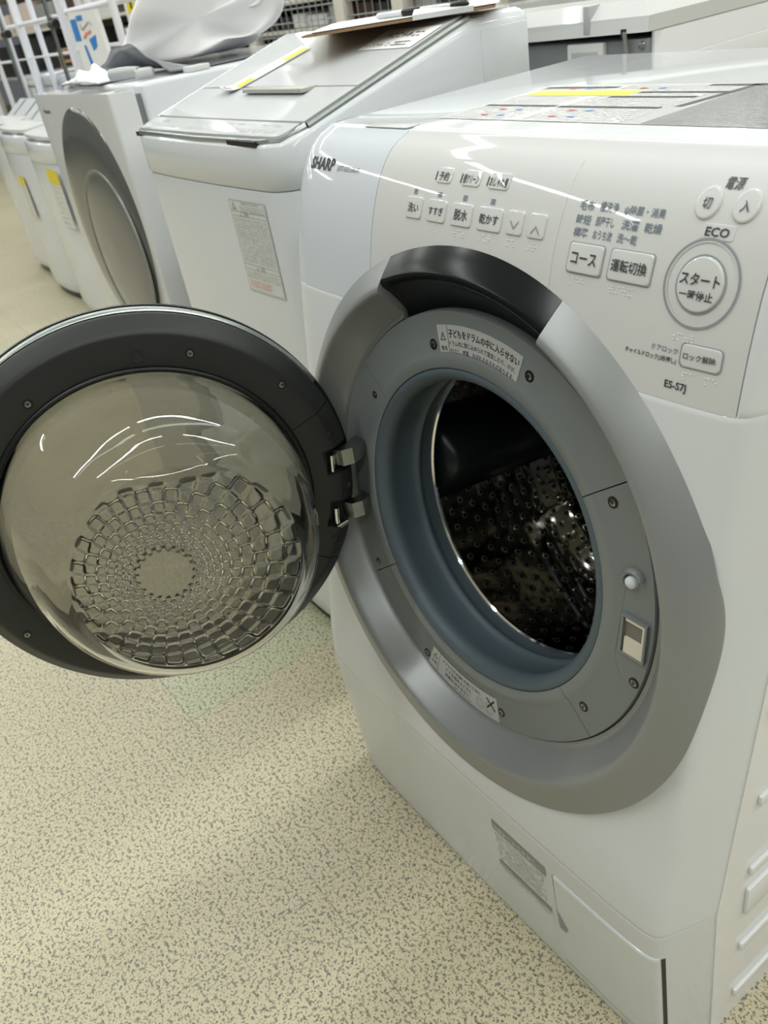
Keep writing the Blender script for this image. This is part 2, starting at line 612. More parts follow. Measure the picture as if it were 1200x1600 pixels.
# ring frame: axis leans back with the front
RO = Vector((0.003, -0.002, 0.644))
RN = Vector((0, -0.992, 0.125)).normalized()
RV = Vector((0, 0.125, 0.992)).normalized()
def ring(r, a, d, bend=True):
    t = math.radians(a)
    v = r * math.sin(t)
    if r > 0.286 and v > 0:                      # a little flatter across the top, where the panel leans back
        v *= 1 - 0.018 * math.sin(t) * min(1, (r - .286) / .02)
    p = RO + Vector((1, 0, 0)) * (r * math.cos(t)) + RV * v - RN * d
    if bend and r > 0.292:                       # the outer face runs from the crest down onto the front panel
        e = max(0.0, min(1.0, (.3288 - r) / (.3288 - .292)))
        e = 1 - (1 - e) ** 1.6
        w0 = max(0.0, min(1.0, (v + .06) / .26))
        w0 = w0 * w0 * (3 - 2 * w0)
        seat = (RO + RV * v - RN * .007).y * (1 - w0) + (yf(p.x, p.z) + .004) * w0
        p.y = seat + (p.y - seat) * e
    return p
def ringxy(u, v, d):
    return RO + Vector((1, 0, 0)) * u + RV * v - RN * d

wm = thing('front_load_washer', 'white front-loading washing machine in the foreground with its round door open', 'washing machine', (0, 0.28, 0))

def xsamples(x0, x1):
    s = [k for k in [i * 0.012 for i in range(-30, 31)] if x0 < k < x1]
    for q, sg in ((PLAN_R, 1), (PLAN_L, -1)):
        s += [sg * a for a, _ in q if x0 < sg * a < x1 and a > .28]
    s += [x0, x1]
    s = sorted(set(round(k, 5) for k in s))
    return [k for i, k in enumerate(s) if i == 0 or k - s[i - 1] > 0.0009]
def zsamples(z0, z1, step=0.012):
    n = max(2, int((z1 - z0) / step))
    s = [z0 + (z1 - z0) * i / n for i in range(n + 1)]
    return s
def patch(x0, x1, z0, z1, hole=0.303, skirt=0.008, step=0.005):
    xs, zs = xsamples(x0, x1), zsamples(z0, z1, step)
    g = [[(x, yf(x, z), z) for x in xs] for z in zs]
    e = 0.0015
    def sk(p, dx, dz):
        return (p[0] + dx, p[1] + skirt, p[2] + dz)
    # rounded lips into the gap
    g = [[(p[0], p[1] + e, p[2] - e) for p in g[0]]] + g + [[(p[0], p[1] + e, p[2] + e) for p in g[-1]]]
    g = [[sk(p, 0, 0) for p in g[0]]] + g + [[sk(p, 0, 0) for p in g[-1]]]
    for row in g:
        row.insert(0, (row[0][0], row[0][1] + skirt, row[0][2]))
        row.append((row[-1][0], row[-1][1] + skirt, row[-1][2]))
    R, Cn = len(g), len(g[0])
    v = [p for row in g for p in row]
    f = []
    for i in range(R - 1):
        for j in range(Cn - 1):
            q = (i * Cn + j, i * Cn + j + 1, (i + 1) * Cn + j + 1, (i + 1) * Cn + j)
            c = [sum(v[k][a] for k in q) / 4 for a in range(3)]
            if math.hypot(c[0] - RO.x, (c[2] - RO.z)) < hole:
                continue
            f.append(q)
    return v, f

# the tub opening must stay clear: carve the front of the carcass as a frame instead of a solid face
def carcass():
    b = MB()
    b.prism([(-.345, 0.0, .058), (-.345, .276, .044), (-.345, .88, .122), (-.345, 1.036, .20), (-.345, 1.036, .598), (-.345, 0.0, .598)], lambda p, k: (-.3465 + .009 * k, p[2], p[1]))
    b.prism([(0, 0.0, .058), (0, .276, .044), (0, .88, .122), (0, 1.036, .20), (0, 1.036, .598), (0, 0.0, .598)], lambda p, k: (.3310 + .0095 * k, p[2], p[1]))
    b.box((-.345, .588, 0.0), (.342, .600, 1.036), .004)
    b.box((-.340, .03, 0.0), (.335, .59, .03))
    b.box((-.335, .13, 1.02), (.335, .59, 1.034))
    b.box((-.30, .02, .03), (.30, .06, .25))
    return b
carcass().build('cabinet', M['white_metal'], wm)
# right side panel pressings
sp_ = MB()
for z0, z1 in ((.300, .315), (.225, .275), (.150, .165), (.045, .060), (.42, .435), (.55, .565), (.70, .715)):
    sp_.box((.340, .095, z0), (.3455, .50, z1), .0024, 2)
sp_.build('side_pressing', M['white_metal'], wm)
# top cover, slightly rounded all round
tcv = MB().box((-.343, .128, 1.0), (.343, .603, 1.0485), .016, 4)
tcv.build('top_cover', M['white'], wm)
MB().add(*patch(-.347, .340, .2770, .8765)).build('front_panel', M['white'], wm, ang=50)
MB().add(*patch(.3095, .340, .8775, 1.046)).build('panel_margin', M['white'], wm, ang=50)
MB().add(*patch(-.347, .340, 0.004, .2766)).build('base_panel', M['kick'], wm, ang=50)
drw = MB().add(*patch(-.347, -.1585, .8775, 1.046)).build('detergent_drawer', M['blue_white'], wm, ang=50)
pan = MB().add(*patch(-.1575, .3085, .8775, 1.046)).build('control_panel', M['white_panel'], wm, ang=50)
# drawer grip recess on the top edge
MB().box((-.245, .130, 1.0478), (-.165, .150, 1.0496), .001).build('drawer_grip', M['label_grey'], drw)

# service flap at lower right of the base
fl = MB()
v, f = patch(.168, .318, .028, .2335, skirt=.002)
v = [(x, y - .0022, z) for x, y, z in v]
fl.add(v, f).build('filter_flap', M['kick'], wm, ang=50)
for g0, g1, g2, g3 in ((.1655, .1682, .14, .2335), (.3182, .3205, .028, .2335)):
    rect(MB(), lambda a, b: on_front(a, b, .0012), g0, g1, g2, g3).build('flap_gap', M['ink_black'], wm)
nt_ = MB().prism([(0, 0), (0, .035), (.014, .008), (.011, 0)], lambda p, k: on_front(.1685 + p[0], .118 + p[1], .0026 + .0012 * k))
nt_.build('flap_notch', M['ink_soft'], wm)

# lettering on the drawer
t = MB()
text_into(t, 'SHARP', on_front, -.2815, 1.0156, .055, .0122, bold=.035)
t.build('drawer_lettering', M['ink_black'], drw)
t = MB()
text_into(t, 'JUST-SIZE DRUM', on_front, -.2235, 1.0125, .046, .0066, shear=.15)
t.build('drawer_lettering', M['ink'], drw)

# lettering and keys on the control panel
def key(name, x, z, poly, h=.0016, mt='white_panel', inset=.0016):
    n = len(poly)
    loops = []
    for k, (s, o) in enumerate(((0, 0), (0, h * .6), (inset * .4, h * .95), (inset, h))):
        lp = []
        for px, pz in poly:
            l_ = math.hypot(px, pz) or 1
            q = (px * (1 - s / l_), pz * (1 - s / l_))
            lp.append(on_front(x + q[0], z + q[1], o))
        loops.append(lp)
    v, f = loft(loops, cap0=False)
    return MB().add(v, f).build(name, M[mt], pan, ang=60)
def outline(name, x, z, poly, wd=.0009, off=.0007, mt='line_grey', parent=None):
    mb = MB()
    n = len(poly)
    v = []
    for px, pz in poly:
        l_ = math.hypot(px, pz)
        v.append(on_front(x + px, z + pz, off))
        v.append(on_front(x + px * (1 + wd / l_), z + pz * (1 + wd / l_), off))
    f = [(2 * i, 2 * i + 1, 2 * ((i + 1) % n) + 1, 2 * ((i + 1) % n)) for i in range(n)]
    return mb.add(v, f).build(name, M[mt], parent or pan, False)
def circ(r, n=40):
    return [(r * math.cos(2 * math.pi * k / n), r * math.sin(2 * math.pi * k / n)) for k in range(n)]
def txt(body, x, z, wd, mt='ink', ht=None, bold=0.012, off=.0006, name='key_lettering'):
    t = MB()
    text_into(t, body, lambda a, b: on_front(a, b, off), x, z, wd, ht, bold)
    return t.build(name, M[mt], pan, False)

for x, wd, s in ((-.0868, .026, '洗い'), (-.0498, .029, 'すすぎ'), (-.0113, .030, '脱水'), (.0287, .033, '乾かす')):
    key('key', x, .9875, rrect(wd, .0195, .003))
    txt(s, x, .9875, wd * (.66 if len(s) == 2 else .78), off=.0022)
for x, d in ((.0626, -1), (.0899, 1)):
    key('key', x, .988, rrect(.0205, .0195, .003))
    ch = MB()
    for sg in (-1, 1):
        a = [(0, .0028 * d), (sg * .0052, -.0030 * d), (sg * .0052, -.0030 * d - .0016 * d), (0, .0012 * d)]
        ch.add([on_front(x + p, .9855 + q, .0022) for p, q in a], [(0, 1, 2, 3)])
    ch.build('key_lettering', M['ink_soft'], pan, False)
for x, wd, s, tw in ((-.0500, .022, '予約', .0150), (-.0096, .026, '槽クリーン', .0223), (.0290, .027, 'おしゃれ着', .0239)):
    key('key', x, 1.0176, rrect(wd, .0125, .003), h=.0013)
    txt(s, x, 1.0168, tw, ht=.0072, off=.0018)
    b_ = MB()
    rect(b_, on_front, x - wd / 2 - .0030, x - wd / 2 - .0014, 1.0135, 1.0205)
    b_.build('key_mark', M['ink'], pan, False)
for x in (-.0890, -.0498, -.0112, .0280):
    b_ = MB()
    for k in range(3):
        rect(b_, on_front, x - .0030, x + .0030, 1.0001 + k * .0016 - .0004, 1.0001 + k * .0016 + .0006)
    b_.build('indicator_mark', M['ink_blue'], pan, False)
rnd = random.Random(5)
def braille(x, z, n):
    mb = MB()
    for k in range(n):
        for i in range(2):
            for j in range(3):
                if rnd.random() < .5:
                    c = on_front(x + k * .0062 + i * .0024, z - j * .0024, .0002)
                    mb.add(*loft([[(c[0] + r * math.cos(a), c[1] - h, c[2] + r * math.sin(a)) for a in [q * math.pi / 4 for q in range(8)]] for r, h in ((.0008, 0), (.0006, .0005), (.0002, .0007))], cap0=False))
    mb.build('braille_dots', M['braille'], pan)
for x, z, n in ((-.058, .974, 2), (-.019, .974, 3), (.018, .974, 3), (.056, .974, 2), (.084, .974, 2), (.139, .954, 3), (.182, .954, 4), (.246, .930, 4), (.262, .902, 2), (.281, .902, 2)):
    braille(x, z, n)
# course display words
for s, x, z, wd in (('毛布', .1395, 1.008, .0152), ('槽洗浄', .1624, 1.0085, .0189), ('ψ除菌・消臭', .1973, 1.008, .0386), ('時短', .1397, .998, .0154), ('部屋干し', .1624, .9983, .0190),
                    ('洗濯', .1874, .9982, .0162), ('乾燥', .2095, .9982, .0162), ('標準', .1400, .9887, .0154), ('おうち流', .1628, .9887, .0192), ('洗〜乾', .1879, .9887, .0195)):
    txt(s, x, z, wd, 'ink_blue', ht=.0070, name='course_lettering')
for x, wd, s, tw in ((.1510, .036, 'コース', .0271), (.1975, .041, '運転切換', .0350)):
    key('key', x, .9697, rrect(wd, .0222, .003), h=.0022)
    outline('key_outline', x, .9697, rrect(wd + .001, .0232, .003), .0008)
    txt(s, x, .9697, tw, ht=.0090, off=.0029)
for x, s in ((.2487, '切'), (.2790, '入')):
    key('key', x, 1.0176, circ(.0100, 28), h=.0020)
    txt(s, x, 1.0172, .0072, off=.0026)
txt('電源', .2625, 1.0298, .0143, 'ink', bold=.008, name='power_lettering')
key('key', .264, 1.0009, rrect(.027, .010, .002), h=.0006)
txt('ECO', .264, 1.0009, .0192, off=.0012, ht=.0058, bold=.02)
# start button with its two rings
st = key('start_button', .262, .9662, circ(.0190, 48), h=.0024)
outline('button_ring', .262, .9662, circ(.0192, 64), .0012, .0010, 'line_grey', st)
outline('button_ring', .262, .9662, circ(.0294, 64), .0016, .0012, 'line_grey', st)
outline('button_ring', .262, .9662, circ(.0280, 64), .0014, .0008, 'white_panel', st)
txt('スタート', .262, .9697, .0330, off=.0030, ht=.0086, bold=.016)
txt('一時停止', .2616, .9590, .0281, off=.0030, ht=.0068, bold=.016)
key('key', .2745, .9155, rrect(.0335, .0170, .004), h=.0014)
outline('key_outline', .2745, .9155, rrect(.0340, .0176, .004), .0010)
txt('ロック解除', .2741, .9155, .0273, off=.0022)
txt('ドアロック', .2426, .9164, .0236, 'ink_blue', name='lock_lettering')
txt('チャイルドロック(3秒押し)', .2300, .9087, .0484, 'ink_black', name='lock_lettering', ht=.0052)
txt('ES-S7J', .2567, .8897, .0194, bold=.02, name='model_lettering')
ln_ = MB()
zs = [.9 + .146 * i / 14 for i in range(15)]
ln_.add([on_front(.1145 + dx, z, .0004) for z in zs for dx in (0, .0006)], [(2 * i, 2 * i + 1, 2 * i + 3, 2 * i + 2) for i in range(14)])
ln_.build('panel_seam', M['label_white'], pan, False)

# caution label low on the base
rnd = random.Random(11)
bl = MB()
rect(bl, lambda a, b: on_front(a, b, .0005), .054, .1535, .112, .2335, 8)
lb = bl.build('caution_label', M['label_white'], wm, False)
pt = MB()
F8 = lambda a, b: on_front(a, b, .0010)
for z0, z1 in ((.214, .2325), (.1285, .1405)):
    rect(MB(), F8, .0545, .153, z0, z1, 8).build('label_bar', M['ink_soft'], lb, False)
for k in range(8):
    dashes(pt, F8, .058, .150, .206 - k * .0078, .0048, rnd)
pt.build('label_print', M['ink_soft'], lb, False)
pt = MB()
for k in range(2):
    dashes(pt, F8, .058, .150, .1245 - k * .006, .0032, rnd)
pt.build('label_print', M['ink_soft'], lb, False)
F9 = lambda a, b: on_front(a, b, .0014)
for x1, z, h in ((.150, .2232, .0090), (.120, .1345, .0060)):
    dashes(MB(), F9, .058, x1, z, h, rnd).build('label_print', M['label_white'], lb, False)

# big instruction label on the top cover
FT = lambda a, b: (a, b, 1.0490)
FT2 = lambda a, b: (a, b, 1.0493)
tl = rect(MB(), FT, -.172, .300, .180, .362).build('instruction_label', M['label_grey'], wm, False)
rnd = random.Random(3)
wp = MB()
rect(wp, lambda a, b: (a, b, 1.04915), -.170, .085, .182, .360)
wp.build('label_print', M['label_white'], tl, False)
rect(MB(), lambda a, b: (a, b, 1.04915), .108, .298, .182, .360).build('label_print', M['label_dark'], tl, False)
yl = rect(MB(), FT2, -.158, -.008, .300, .328).build('label_print', M['yellow'], tl, False)
bp_ = MB()
for x0, x1, y in ((.055, .150, .353), (.155, .298, .353), (-.004, .100, .318), (-.025, .082, .295), (-.05, .08, .245), (-.165, -.055, .345), (-.165, -.055, .248)):
    rect(bp_, FT2, x0, x1, y - .004, y + .004)
bp_.add([FT2(.090, .252), FT2(.098, .252), FT2(.112, .355), FT2(.104, .355)], [(0, 1, 2, 3)])
bp_.build('label_print', M['ink'], tl, False)
gp_ = MB()
for k in range(22):
    y = .188 + k * .0078
    if abs(y - .314) < .016:
        dashes(gp_, FT2, .0, .085, y, .0045, rnd)
        dashes(gp_, FT2, .112, .295, y, .0045, rnd)
        continue
    dashes(gp_, FT2, -.166, -.062, y, .0050, rnd, fill=.95)
    dashes(gp_, FT2, -.045, .085, y, .0050, rnd, fill=.95)
    dashes(gp_, FT2, .112, .295, y, .0045, rnd)
gp_.build('label_print', M['ink_soft'], tl, False)
cp_ = MB()
for x in (-.120, -.020):
    for y in (.335, .225, .198):
        rect(cp_, lambda a, b: (a, b, 1.0496), x, x + .008, y, y + .006)
cp_.build('label_print', M['red'], tl, False)
cp_ = MB()
for x in (-.095, .005):
    for y in (.335, .225, .198):
        rect(cp_, lambda a, b: (a, b, 1.0496), x, x + .008, y, y + .006)
cp_.build('label_print', M['blue'], tl, False)

# ---- silver ring around the opening
RP = [(.318, .062), (.3288, .020), (.3284, .004), (.3265, .002), (.322, .0), (.316, -.0012), (.310, -.0022), (.304, -.0032), (.298, -.0042), (.2925, -.0050), (.289, -.0046), (.286, -.0022), (.282, .0036), (.276, .0122), (.270, .0210), (.2660, .0275), (.2638, .0320), (.2610, .0332), (.2575, .0330), (.2565, .040)]
def seg_lo(r):
    return 66.6 - 3.0 * min(1, max(0, (.3288 - r) / .06))
def seg_hi(r):
    q = min(1, max(0, (.3288 - r) / .072))
    return 112 + 1.5 * q + 5.0 * q ** 3
MB().add(*lathe(RP, lambda r, k, d: ring(r, seg_hi(r) + (360 + seg_lo(r) - seg_hi(r)) * k / 100, d), 0, 100, 260)).build('door_surround', M['silver'], wm, ang=60)
BP = [(.318, .062), (.3288, .020), (.3284, .004), (.3265, .002), (.322, .0), (.316, -.0012), (.310, -.0022), (.305, -.0028), (.3010, -.0024), (.2975, -.0004), (.2920, .0050), (.2860, .0120), (.2790, .0205), (.2720, .0290), (.2660, .0360), (.2610, .0390), (.2565, .042)]
MB().add(*lathe(BP, lambda r, k, d: ring(r, seg_lo(r) + .1 + (seg_hi(r) - seg_lo(r) - .2) * k / 100, d), 0, 100, 70)).build('finger_recess', M['black_gloss'], wm, ang=60)

# ---- flat silver panels between ring and gasket
PP = [(.2565, .042), (.2560, .0315), (.2550, .0300), (.2130, .0300), (.2090, .0285), (.2060, .0280), (.1960, .0280), (.1945, .0290), (.1940, .036)]
secs = []
for a0, a1 in ((35.2, 142.2), (142.5, 216.0), (216.3, 319.0), (319.3, 394.9)):
    secs.append(MB().add(*lathe(PP, ring, a0, a1, 80)).build('inner_trim', M['silver_in'], wm, ang=50))
def screw(parent, u, v, d, r, fn, nm='screw', head='steel'):
    mb = MB()
    mb.add(*lathe([(r * .62, .0004), (r * .60, -.0010), (r * .3, -.0016), (0.0001, -.0017)], lambda q, a, dd: fn(u + q * math.cos(math.radians(a)), v + q * math.sin(math.radians(a)), d + dd), n=16))
    s = mb.build(nm, M[head], parent)
    rm = MB().add(*lathe([(r, .0005), (r, -.0004), (r * .66, -.0004)], lambda q, a, dd: fn(u + q * math.cos(math.radians(a)), v + q * math.sin(math.radians(a)), d + dd), n=24))
    rm.build('screw_well', M['rubber'], parent)
    cr = MB()
    k = r * .36
    for a, b in ((k, k * .25), (k * .25, k)):
        cr.add([fn(u - a, v - b, d - .0018), fn(u + a, v - b, d - .0018), fn(u + a, v + b, d - .0018), fn(u - a, v + b, d - .0018)], [(0, 1, 2, 3)])
    cr.build('screw_slot', M['rubber'], parent, False)
    return s
for sec, u, v in ((1, -.184, .120), (0, -.064, .211), (0, .083, .212), (3, .195, .120), (3, .240, -.062), (3, .181, -.133), (2, .055, -.230), (2, -.092, -.226), (1, -.199, -.130)):
    screw(secs[sec], u, v, .030, .0060 if sec != 1 else .0045, ringxy)

# warning labels on the flat panels
def arc_top(a0, r0, d):
    return lambda s, h: ring(r0 + h, a0 - math.degrees(s / r0), d, False)
def arc_bot(a0, r0, d):
    return lambda s, h: ring(r0 - h, a0 + math.degrees(s / r0), d, False)
A = arc_top(104.0, .223, .0296)
A2 = arc_top(104.0, .223, .0293)
L1 = math.radians(32) * .223
lb1 = rect(MB(), A, 0, L1, -.0175, .0180, 40).build('warning_label', M['label_grey'], secs[0], False)
t = MB()
rect(t, A2, .0162, .0167, -.0175, .0180)
text_into(t, '子どもをドラムの中に入らせない', A2, .0700, .0090, .104, .0088, .014)
text_into(t, 'ドラム内に閉じ込められて窒息したり、けが、', A2, .0690, -.0015, .102, .0056)
text_into(t, 'やけど、感電、おぼれるおそれがあります。', A2, .0690, -.0095, .102, .0056)
text_into(t, '警告', A2, .0083, -.0070, .0105)
tri = [(.0035, .0015), (.0131, .0015), (.0083, .0105)]
tin = [(.0048, .0022), (.0118, .0022), (.0083, .0089)]
t.add([A2(*p) for p in tri + tin], [(0, 1, 4, 3), (1, 2, 5, 4), (2, 0, 3, 5)])
rect(t, A2, .0080, .0086, .0042, .0070)
rect(t, A2, .0080, .0086, .0028, .0036)
rnd = random.Random(8)
dashes(t, A2, .097, .120, -.0150, .0022, rnd)
t.build('label_print', M['ink_black'], lb1, False)
B = arc_bot(-110.5, .237, .0296)
B2 = arc_bot(-110.5, .237, .0293)
L2 = math.radians(32.5) * .237
lb2 = rect(MB(), B, 0, L2, -.0175, .0175, 40).build('warning_label', M['label_grey'], secs[2], False)
t = MB()
rect(t, B2, .0162, .0167, -.0175, .0175)
text_into(t, 'ドアからの水漏れを防ぐために', B2, .063, .0105, .078, .0062)
text_into(t, 'ドアを閉めるときに', B2, .058, .0015, .052, .0062)
text_into(t, '衣類をはさまない', B2, .056, -.0070, .048, .0062)
dashes(t, B2, .050, .085, -.0140, .0022, rnd)
text_into(t, '注意', B2, .0083, -.0060, .0105)
t.add([B2(*p) for p in tri + tin], [(0, 1, 4, 3), (1, 2, 5, 4), (2, 0, 3, 5)])
rect(t, B2, .0080, .0086, .0042, .0070)
for sg in (-1, 1):
    c = (.1215, .004)
    t.add([B2(c[0] + p * .0075 - q * .0012 * sg, c[1] + p * .0075 * sg + q * .0012) for p, q in ((-1, -.7), (1, -.7), (1, .7), (-1, .7))], [(0, 1, 2, 3)])
t.build('label_print', M['ink_black'], lb2, False)
t = MB()
for cx_, rr in ((.100, .0085), (.118, .0100)):
    for r0 in (rr, rr * .7):
        n = 24
        pts = [(cx_ + r0 * .8 * math.cos(2 * math.pi * k / n), -.004 + r0 * math.sin(2 * math.pi * k / n)) for k in range(n)]
        pin = [(cx_ + (p[0] - cx_) * .92, -.004 + (p[1] + .004) * .92) for p in pts]
        t.add([B2(*p) for p in pts + pin], [(k, (k + 1) % n, n + (k + 1) % n, n + k) for k in range(n)])
t.build('label_print', M['ink_soft'], lb2, False)

# door switch and lock on the right panel
MB().add(*lathe([(.0001, -.0085), (.003, -.0080), (.0058, -.0055), (.0066, -.002), (.0062, .001)], lambda q, a, dd: ringxy(.2265 + q * math.cos(math.radians(a)), .050 + q * math.sin(math.radians(a)), .030 + dd), n=28)).build('door_switch', M['white'], secs[3])
hood = MB().add(*lathe([(.0145, .0005), (.0140, -.0030), (.0120, -.0055), (.0095, -.0050), (.0085, .0005)], lambda q, a, dd: ringxy(.2275 + q * math.cos(math.radians(a)), .050 + q * math.sin(math.radians(a)), .030 + dd), 28, 205, 40))
hood.build('switch_hood', M['silver_in'], secs[3])
def lockbox(u0, u1, v0, v1, d0, d1, mb):
    pts = [ringxy(u, v, d) for d in (d0, d1) for u, v in ((u0, v0), (u1, v0), (u1, v1), (u0, v1))]
    return mb.add(pts, [(0, 1, 2, 3), (4, 5, 6, 7), (0, 1, 5, 4), (1, 2, 6, 5), (2, 3, 7, 6), (3, 0, 4, 7)])
mb = MB()
lockbox(.2195, .2225, -.033, .012, .0300, .0262, mb)
lockbox(.2475, .2500, -.033, .012, .0300, .0262, mb)
lockbox(.2225, .2475, .0095, .012, .0300, .0262, mb)
lockbox(.2225, .2475, -.033, -.0305, .0300, .0262, mb)
lk = mb.build('lock_frame', M['silver_in'], secs[3], False)
mb = MB()
lockbox(.2250, .2475, -.0305, -.0125, .0299, .0270, mb)
lockbox(.2250, .2475, .0065, .0095, .0299, .0266, mb)
lockbox(.2450, .2475, -.0125, .0065, .0299, .0268, mb)
mb.build('door_lock', M['ivory'], lk, False)
MB().add([ringxy(.2225, -.0305, .0297), ringxy(.2475, -.0305, .0297), ringxy(.2475, .0095, .0297), ringxy(.2225, .0095, .0297)], [(0, 1, 2, 3)]).build('lock_slot', M['slot'], lk, False)
ol = MB()
for a, b in (((.218, .038), (.213, -.045)), ((.213, -.045), (.222, -.062)), ((.222, -.062), (.240, -.078))):
    ol.tube([ringxy(a[0], a[1], .0299), ringxy(b[0], b[1], .0299)], .0006, 6)
ol.build('lock_outline', M['silver'], secs[3])

# ---- rubber gasket
GP = [(.1938, .036), (.1935, .0300), (.1905, .0290), (.1860, .0300), (.1815, .0340), (.1785, .0400), (.1785, .0460), (.1815, .0540), (.1845, .0640), (.1865, .0760), (.1870, .0850), (.1850, .0905), (.1815, .0925),
      (.1815, .0960), (.1850, .0985), (.1875, .1040), (.1880, .1150), (.1900, .1220)]
MB().add(*lathe(GP, ring, n=140)).build('door_gasket', M['gasket'], wm, ang=60)
MB().add(*lathe([(.1965, .031), (.1935, .0305)], ring, n=140)).build('gasket_shadow_gap', M['rubber'], wm)
# ---- drum
def lathe_uv(name, prof, mt, parent, n=160, uvf=None):
    v, f = lathe(prof, ring, n=n)
    me = bpy.data.meshes.new(name)
    me.from_pydata([tuple(p) for p in v], [], f)
    uvl = me.uv_layers.new(name='UVMap')
    P = len(prof)
    acc = [0]
    for (r0, d0), (r1, d1) in zip(prof, prof[1:]):
        acc.append(acc[-1] + math.hypot(r1 - r0, d1 - d0))
    for p in me.polygons:
        idx = [me.loops[li].vertex_index for li in p.loop_indices]
        mx_i = max(i // P for i in idx)
        mn_i = min(i // P for i in idx)
        for li in p.loop_indices:
            vi = me.loops[li].vertex_index
            i, q = vi // P, vi % P
            if mx_i - mn_i > 1 and i == 0:
                i = n
            uvl.data[li].uv = uvf(i / n, acc[q], prof[q]) if uvf else (i / n * 1.47, acc[q])
    return finish(name, me, mt, parent, True, 40)
MB().add(*lathe([(.1895, .118), (.1868, .1185), (.1850, .1210), (.1860, .1245), (.1895, .127)], ring, n=140)).build('drum_rim', M['chrome'], wm)
drum = lathe_uv('drum', [(.190, .126), (.205, .1265), (.222, .130), (.233, .142), (.236, .160), (.236, .20), (.236, .25), (.236, .30), (.236, .36), (.236, .392), (.232, .402)], M['drum'], wm)
# ribbed back wall of the drum, with its own dimples
def back_uv(t, s, p):
    a = 2 * math.pi * t
    return (p[0] * math.cos(a) * 1.35, p[0] * math.sin(a) * 1.35)
lathe_uv('drum_back', [(.232, .402), (.215, .404), (.195, .398), (.16, .394), (.10, .398), (.06, .392), (.0005, .390)], M['drum'], drum, 120, back_uv)
rb = MB()
for a in (-20, 22, 100, 142, 220, 262):
    rb.tube([ring(.05, a, .390), ring(.14, a, .391), ring(.22, a, .400)], [.004, .005, .003], 8)
rb.build('drum_rib', M['chrome'], drum)
def lifter(a0):
    pr = [(-17, .2355), (-15, .222), (-12, .197), (-7, .178), (-2, .170), (3, .170), (8, .178), (12, .196), (15, .222), (17, .2355)]
    loops = []
    for d, s in ((.138, .3), (.146, .85), (.158, 1), (.27, 1), (.375, 1), (.392, .85), (.398, .3)):
        loops.append([ring(.2355 - (.2355 - r) * s, a0 + da, d) for da, r in pr])
    v, f = loft(loops)
    o = MB().add(v, f).build('drum_lifter', M['lifter'], drum, ang=60)
    hm = MB()
    for k in range(6):
        d = .175 + k * .036
        hm.add(*lathe([(.0042, .0), (.0030, .0004)], lambda q, a, dd: ring(.1695, a0 - 1 + math.degrees(q * math.cos(math.radians(a)) / .17), d + q * math.sin(math.radians(a))), n=14))
    hm.build('lifter_hole', M['rubber'], o)
lifter(184)
lifter(64)

# ---- open door
DC = Vector((-.2789, -.2347, .6704))
DS = 0.95
DA = RV.copy()
DN = Vector((.9568, -.2884, .0363)).normalized()
DN = (DN - DA * DN.dot(DA)).normalized()
DT = DA.cross(DN).normalized()
def dxy(t_, u_, h):
    return DC + (DT * t_ + DA * u_ + DN * h) * DS
def dl(r, a, h):
    return dxy(r * math.cos(math.radians(a)), r * math.sin(math.radians(a)), h)
PL = [(.2035, -.020), (.2040, -.004), (.2065, .0005), (.2100, .0015), (.2440, .0015), (.2475, .0008), (.2520, -.0030), (.2630, -.0115), (.2665, -.0150), (.2668, -.0190), (.262, -.022)]
door = MB().add(*lathe(PL, dl, 26.7, 360 - 27.3, 200)).build('door', M['dark_grey'], wm, ang=40)
hc = MB()
PS = [(.2035, -.020), (.2040, -.004), (.2065, .0005), (.2100, .0012), (.2280, .0012), (.2310, -.020)]
PF = [(.2035, -.020), (.2040, -.004), (.2065, .0005), (.2100, .0012), (.2440, .0012), (.2475, .0005), (.2640, -.0110), (.2668, -.0190), (.262, -.022)]
for a0, a1, pf in ((13.4, 26.4, PF), (4.3, 13.4, PS), (-5.6, 4.3, PF), (-15.5, -5.6, PS), (-27.0, -15.5, PF)):
    hc.add(*lathe(pf, dl, a0, a1, 18))
hc.build('hinge_cover', M['dark_grey'], door, ang=40)
for a0, a1 in ((4.3, 13.4), (-15.5, -5.6)):
    MB().add(*lathe([(.2300, -.0110), (.2500, -.0125), (.2610, -.0165), (.2620, -.0220), (.2300, -.0220)], dl, a0, a1, 14)).build('hinge_pocket', M['rubber'], door)
MB().add(*lathe([(.2040, -.022), (.2600, -.022), (.2600, -.040), (.2040, -.040), (.2040, -.022)], dl, n=140)).build('door_core', M['rubber'], door)
MB().add(*lathe([(.2600, -.0215), (.2680, -.0205), (.2705, -.0235), (.2712, -.0300), (.2700, -.0360), (.262, -.037)], dl, 33, 327, 180)).build('chrome_band', M['steel'], door, ang=50)
MB().add(*lathe([(.2625, -.0365), (.2715, -.0370), (.2722, -.0400), (.2700, -.0450), (.2560, -.0500), (.2480, -.0510), (.2480, -.0400)], dl, n=180)).build('outer_rim', M['black_gloss'], door, ang=50)
MB().add(*lathe([(.2060, .0008), (.2050, .0034), (.2020, .0040), (.1995, .0020), (.1985, -.0100), (.1990, -.030), (.203, -.030)], dl, n=160)).build('glass_seal', M['rubber'], door, ang=60)
# smoked outer pane, gently domed
MB().add(*lathe([(.0005, -.0640), (.08, -.0625), (.16, -.0585), (.22, -.0530), (.2485, -.0495), (.2485, -.0465), (.22, -.0495), (.16, -.0550), (.08, -.0590), (.0005, -.0605)], dl, n=120)).build('outer_glass', M['smoked'], door, ang=60)
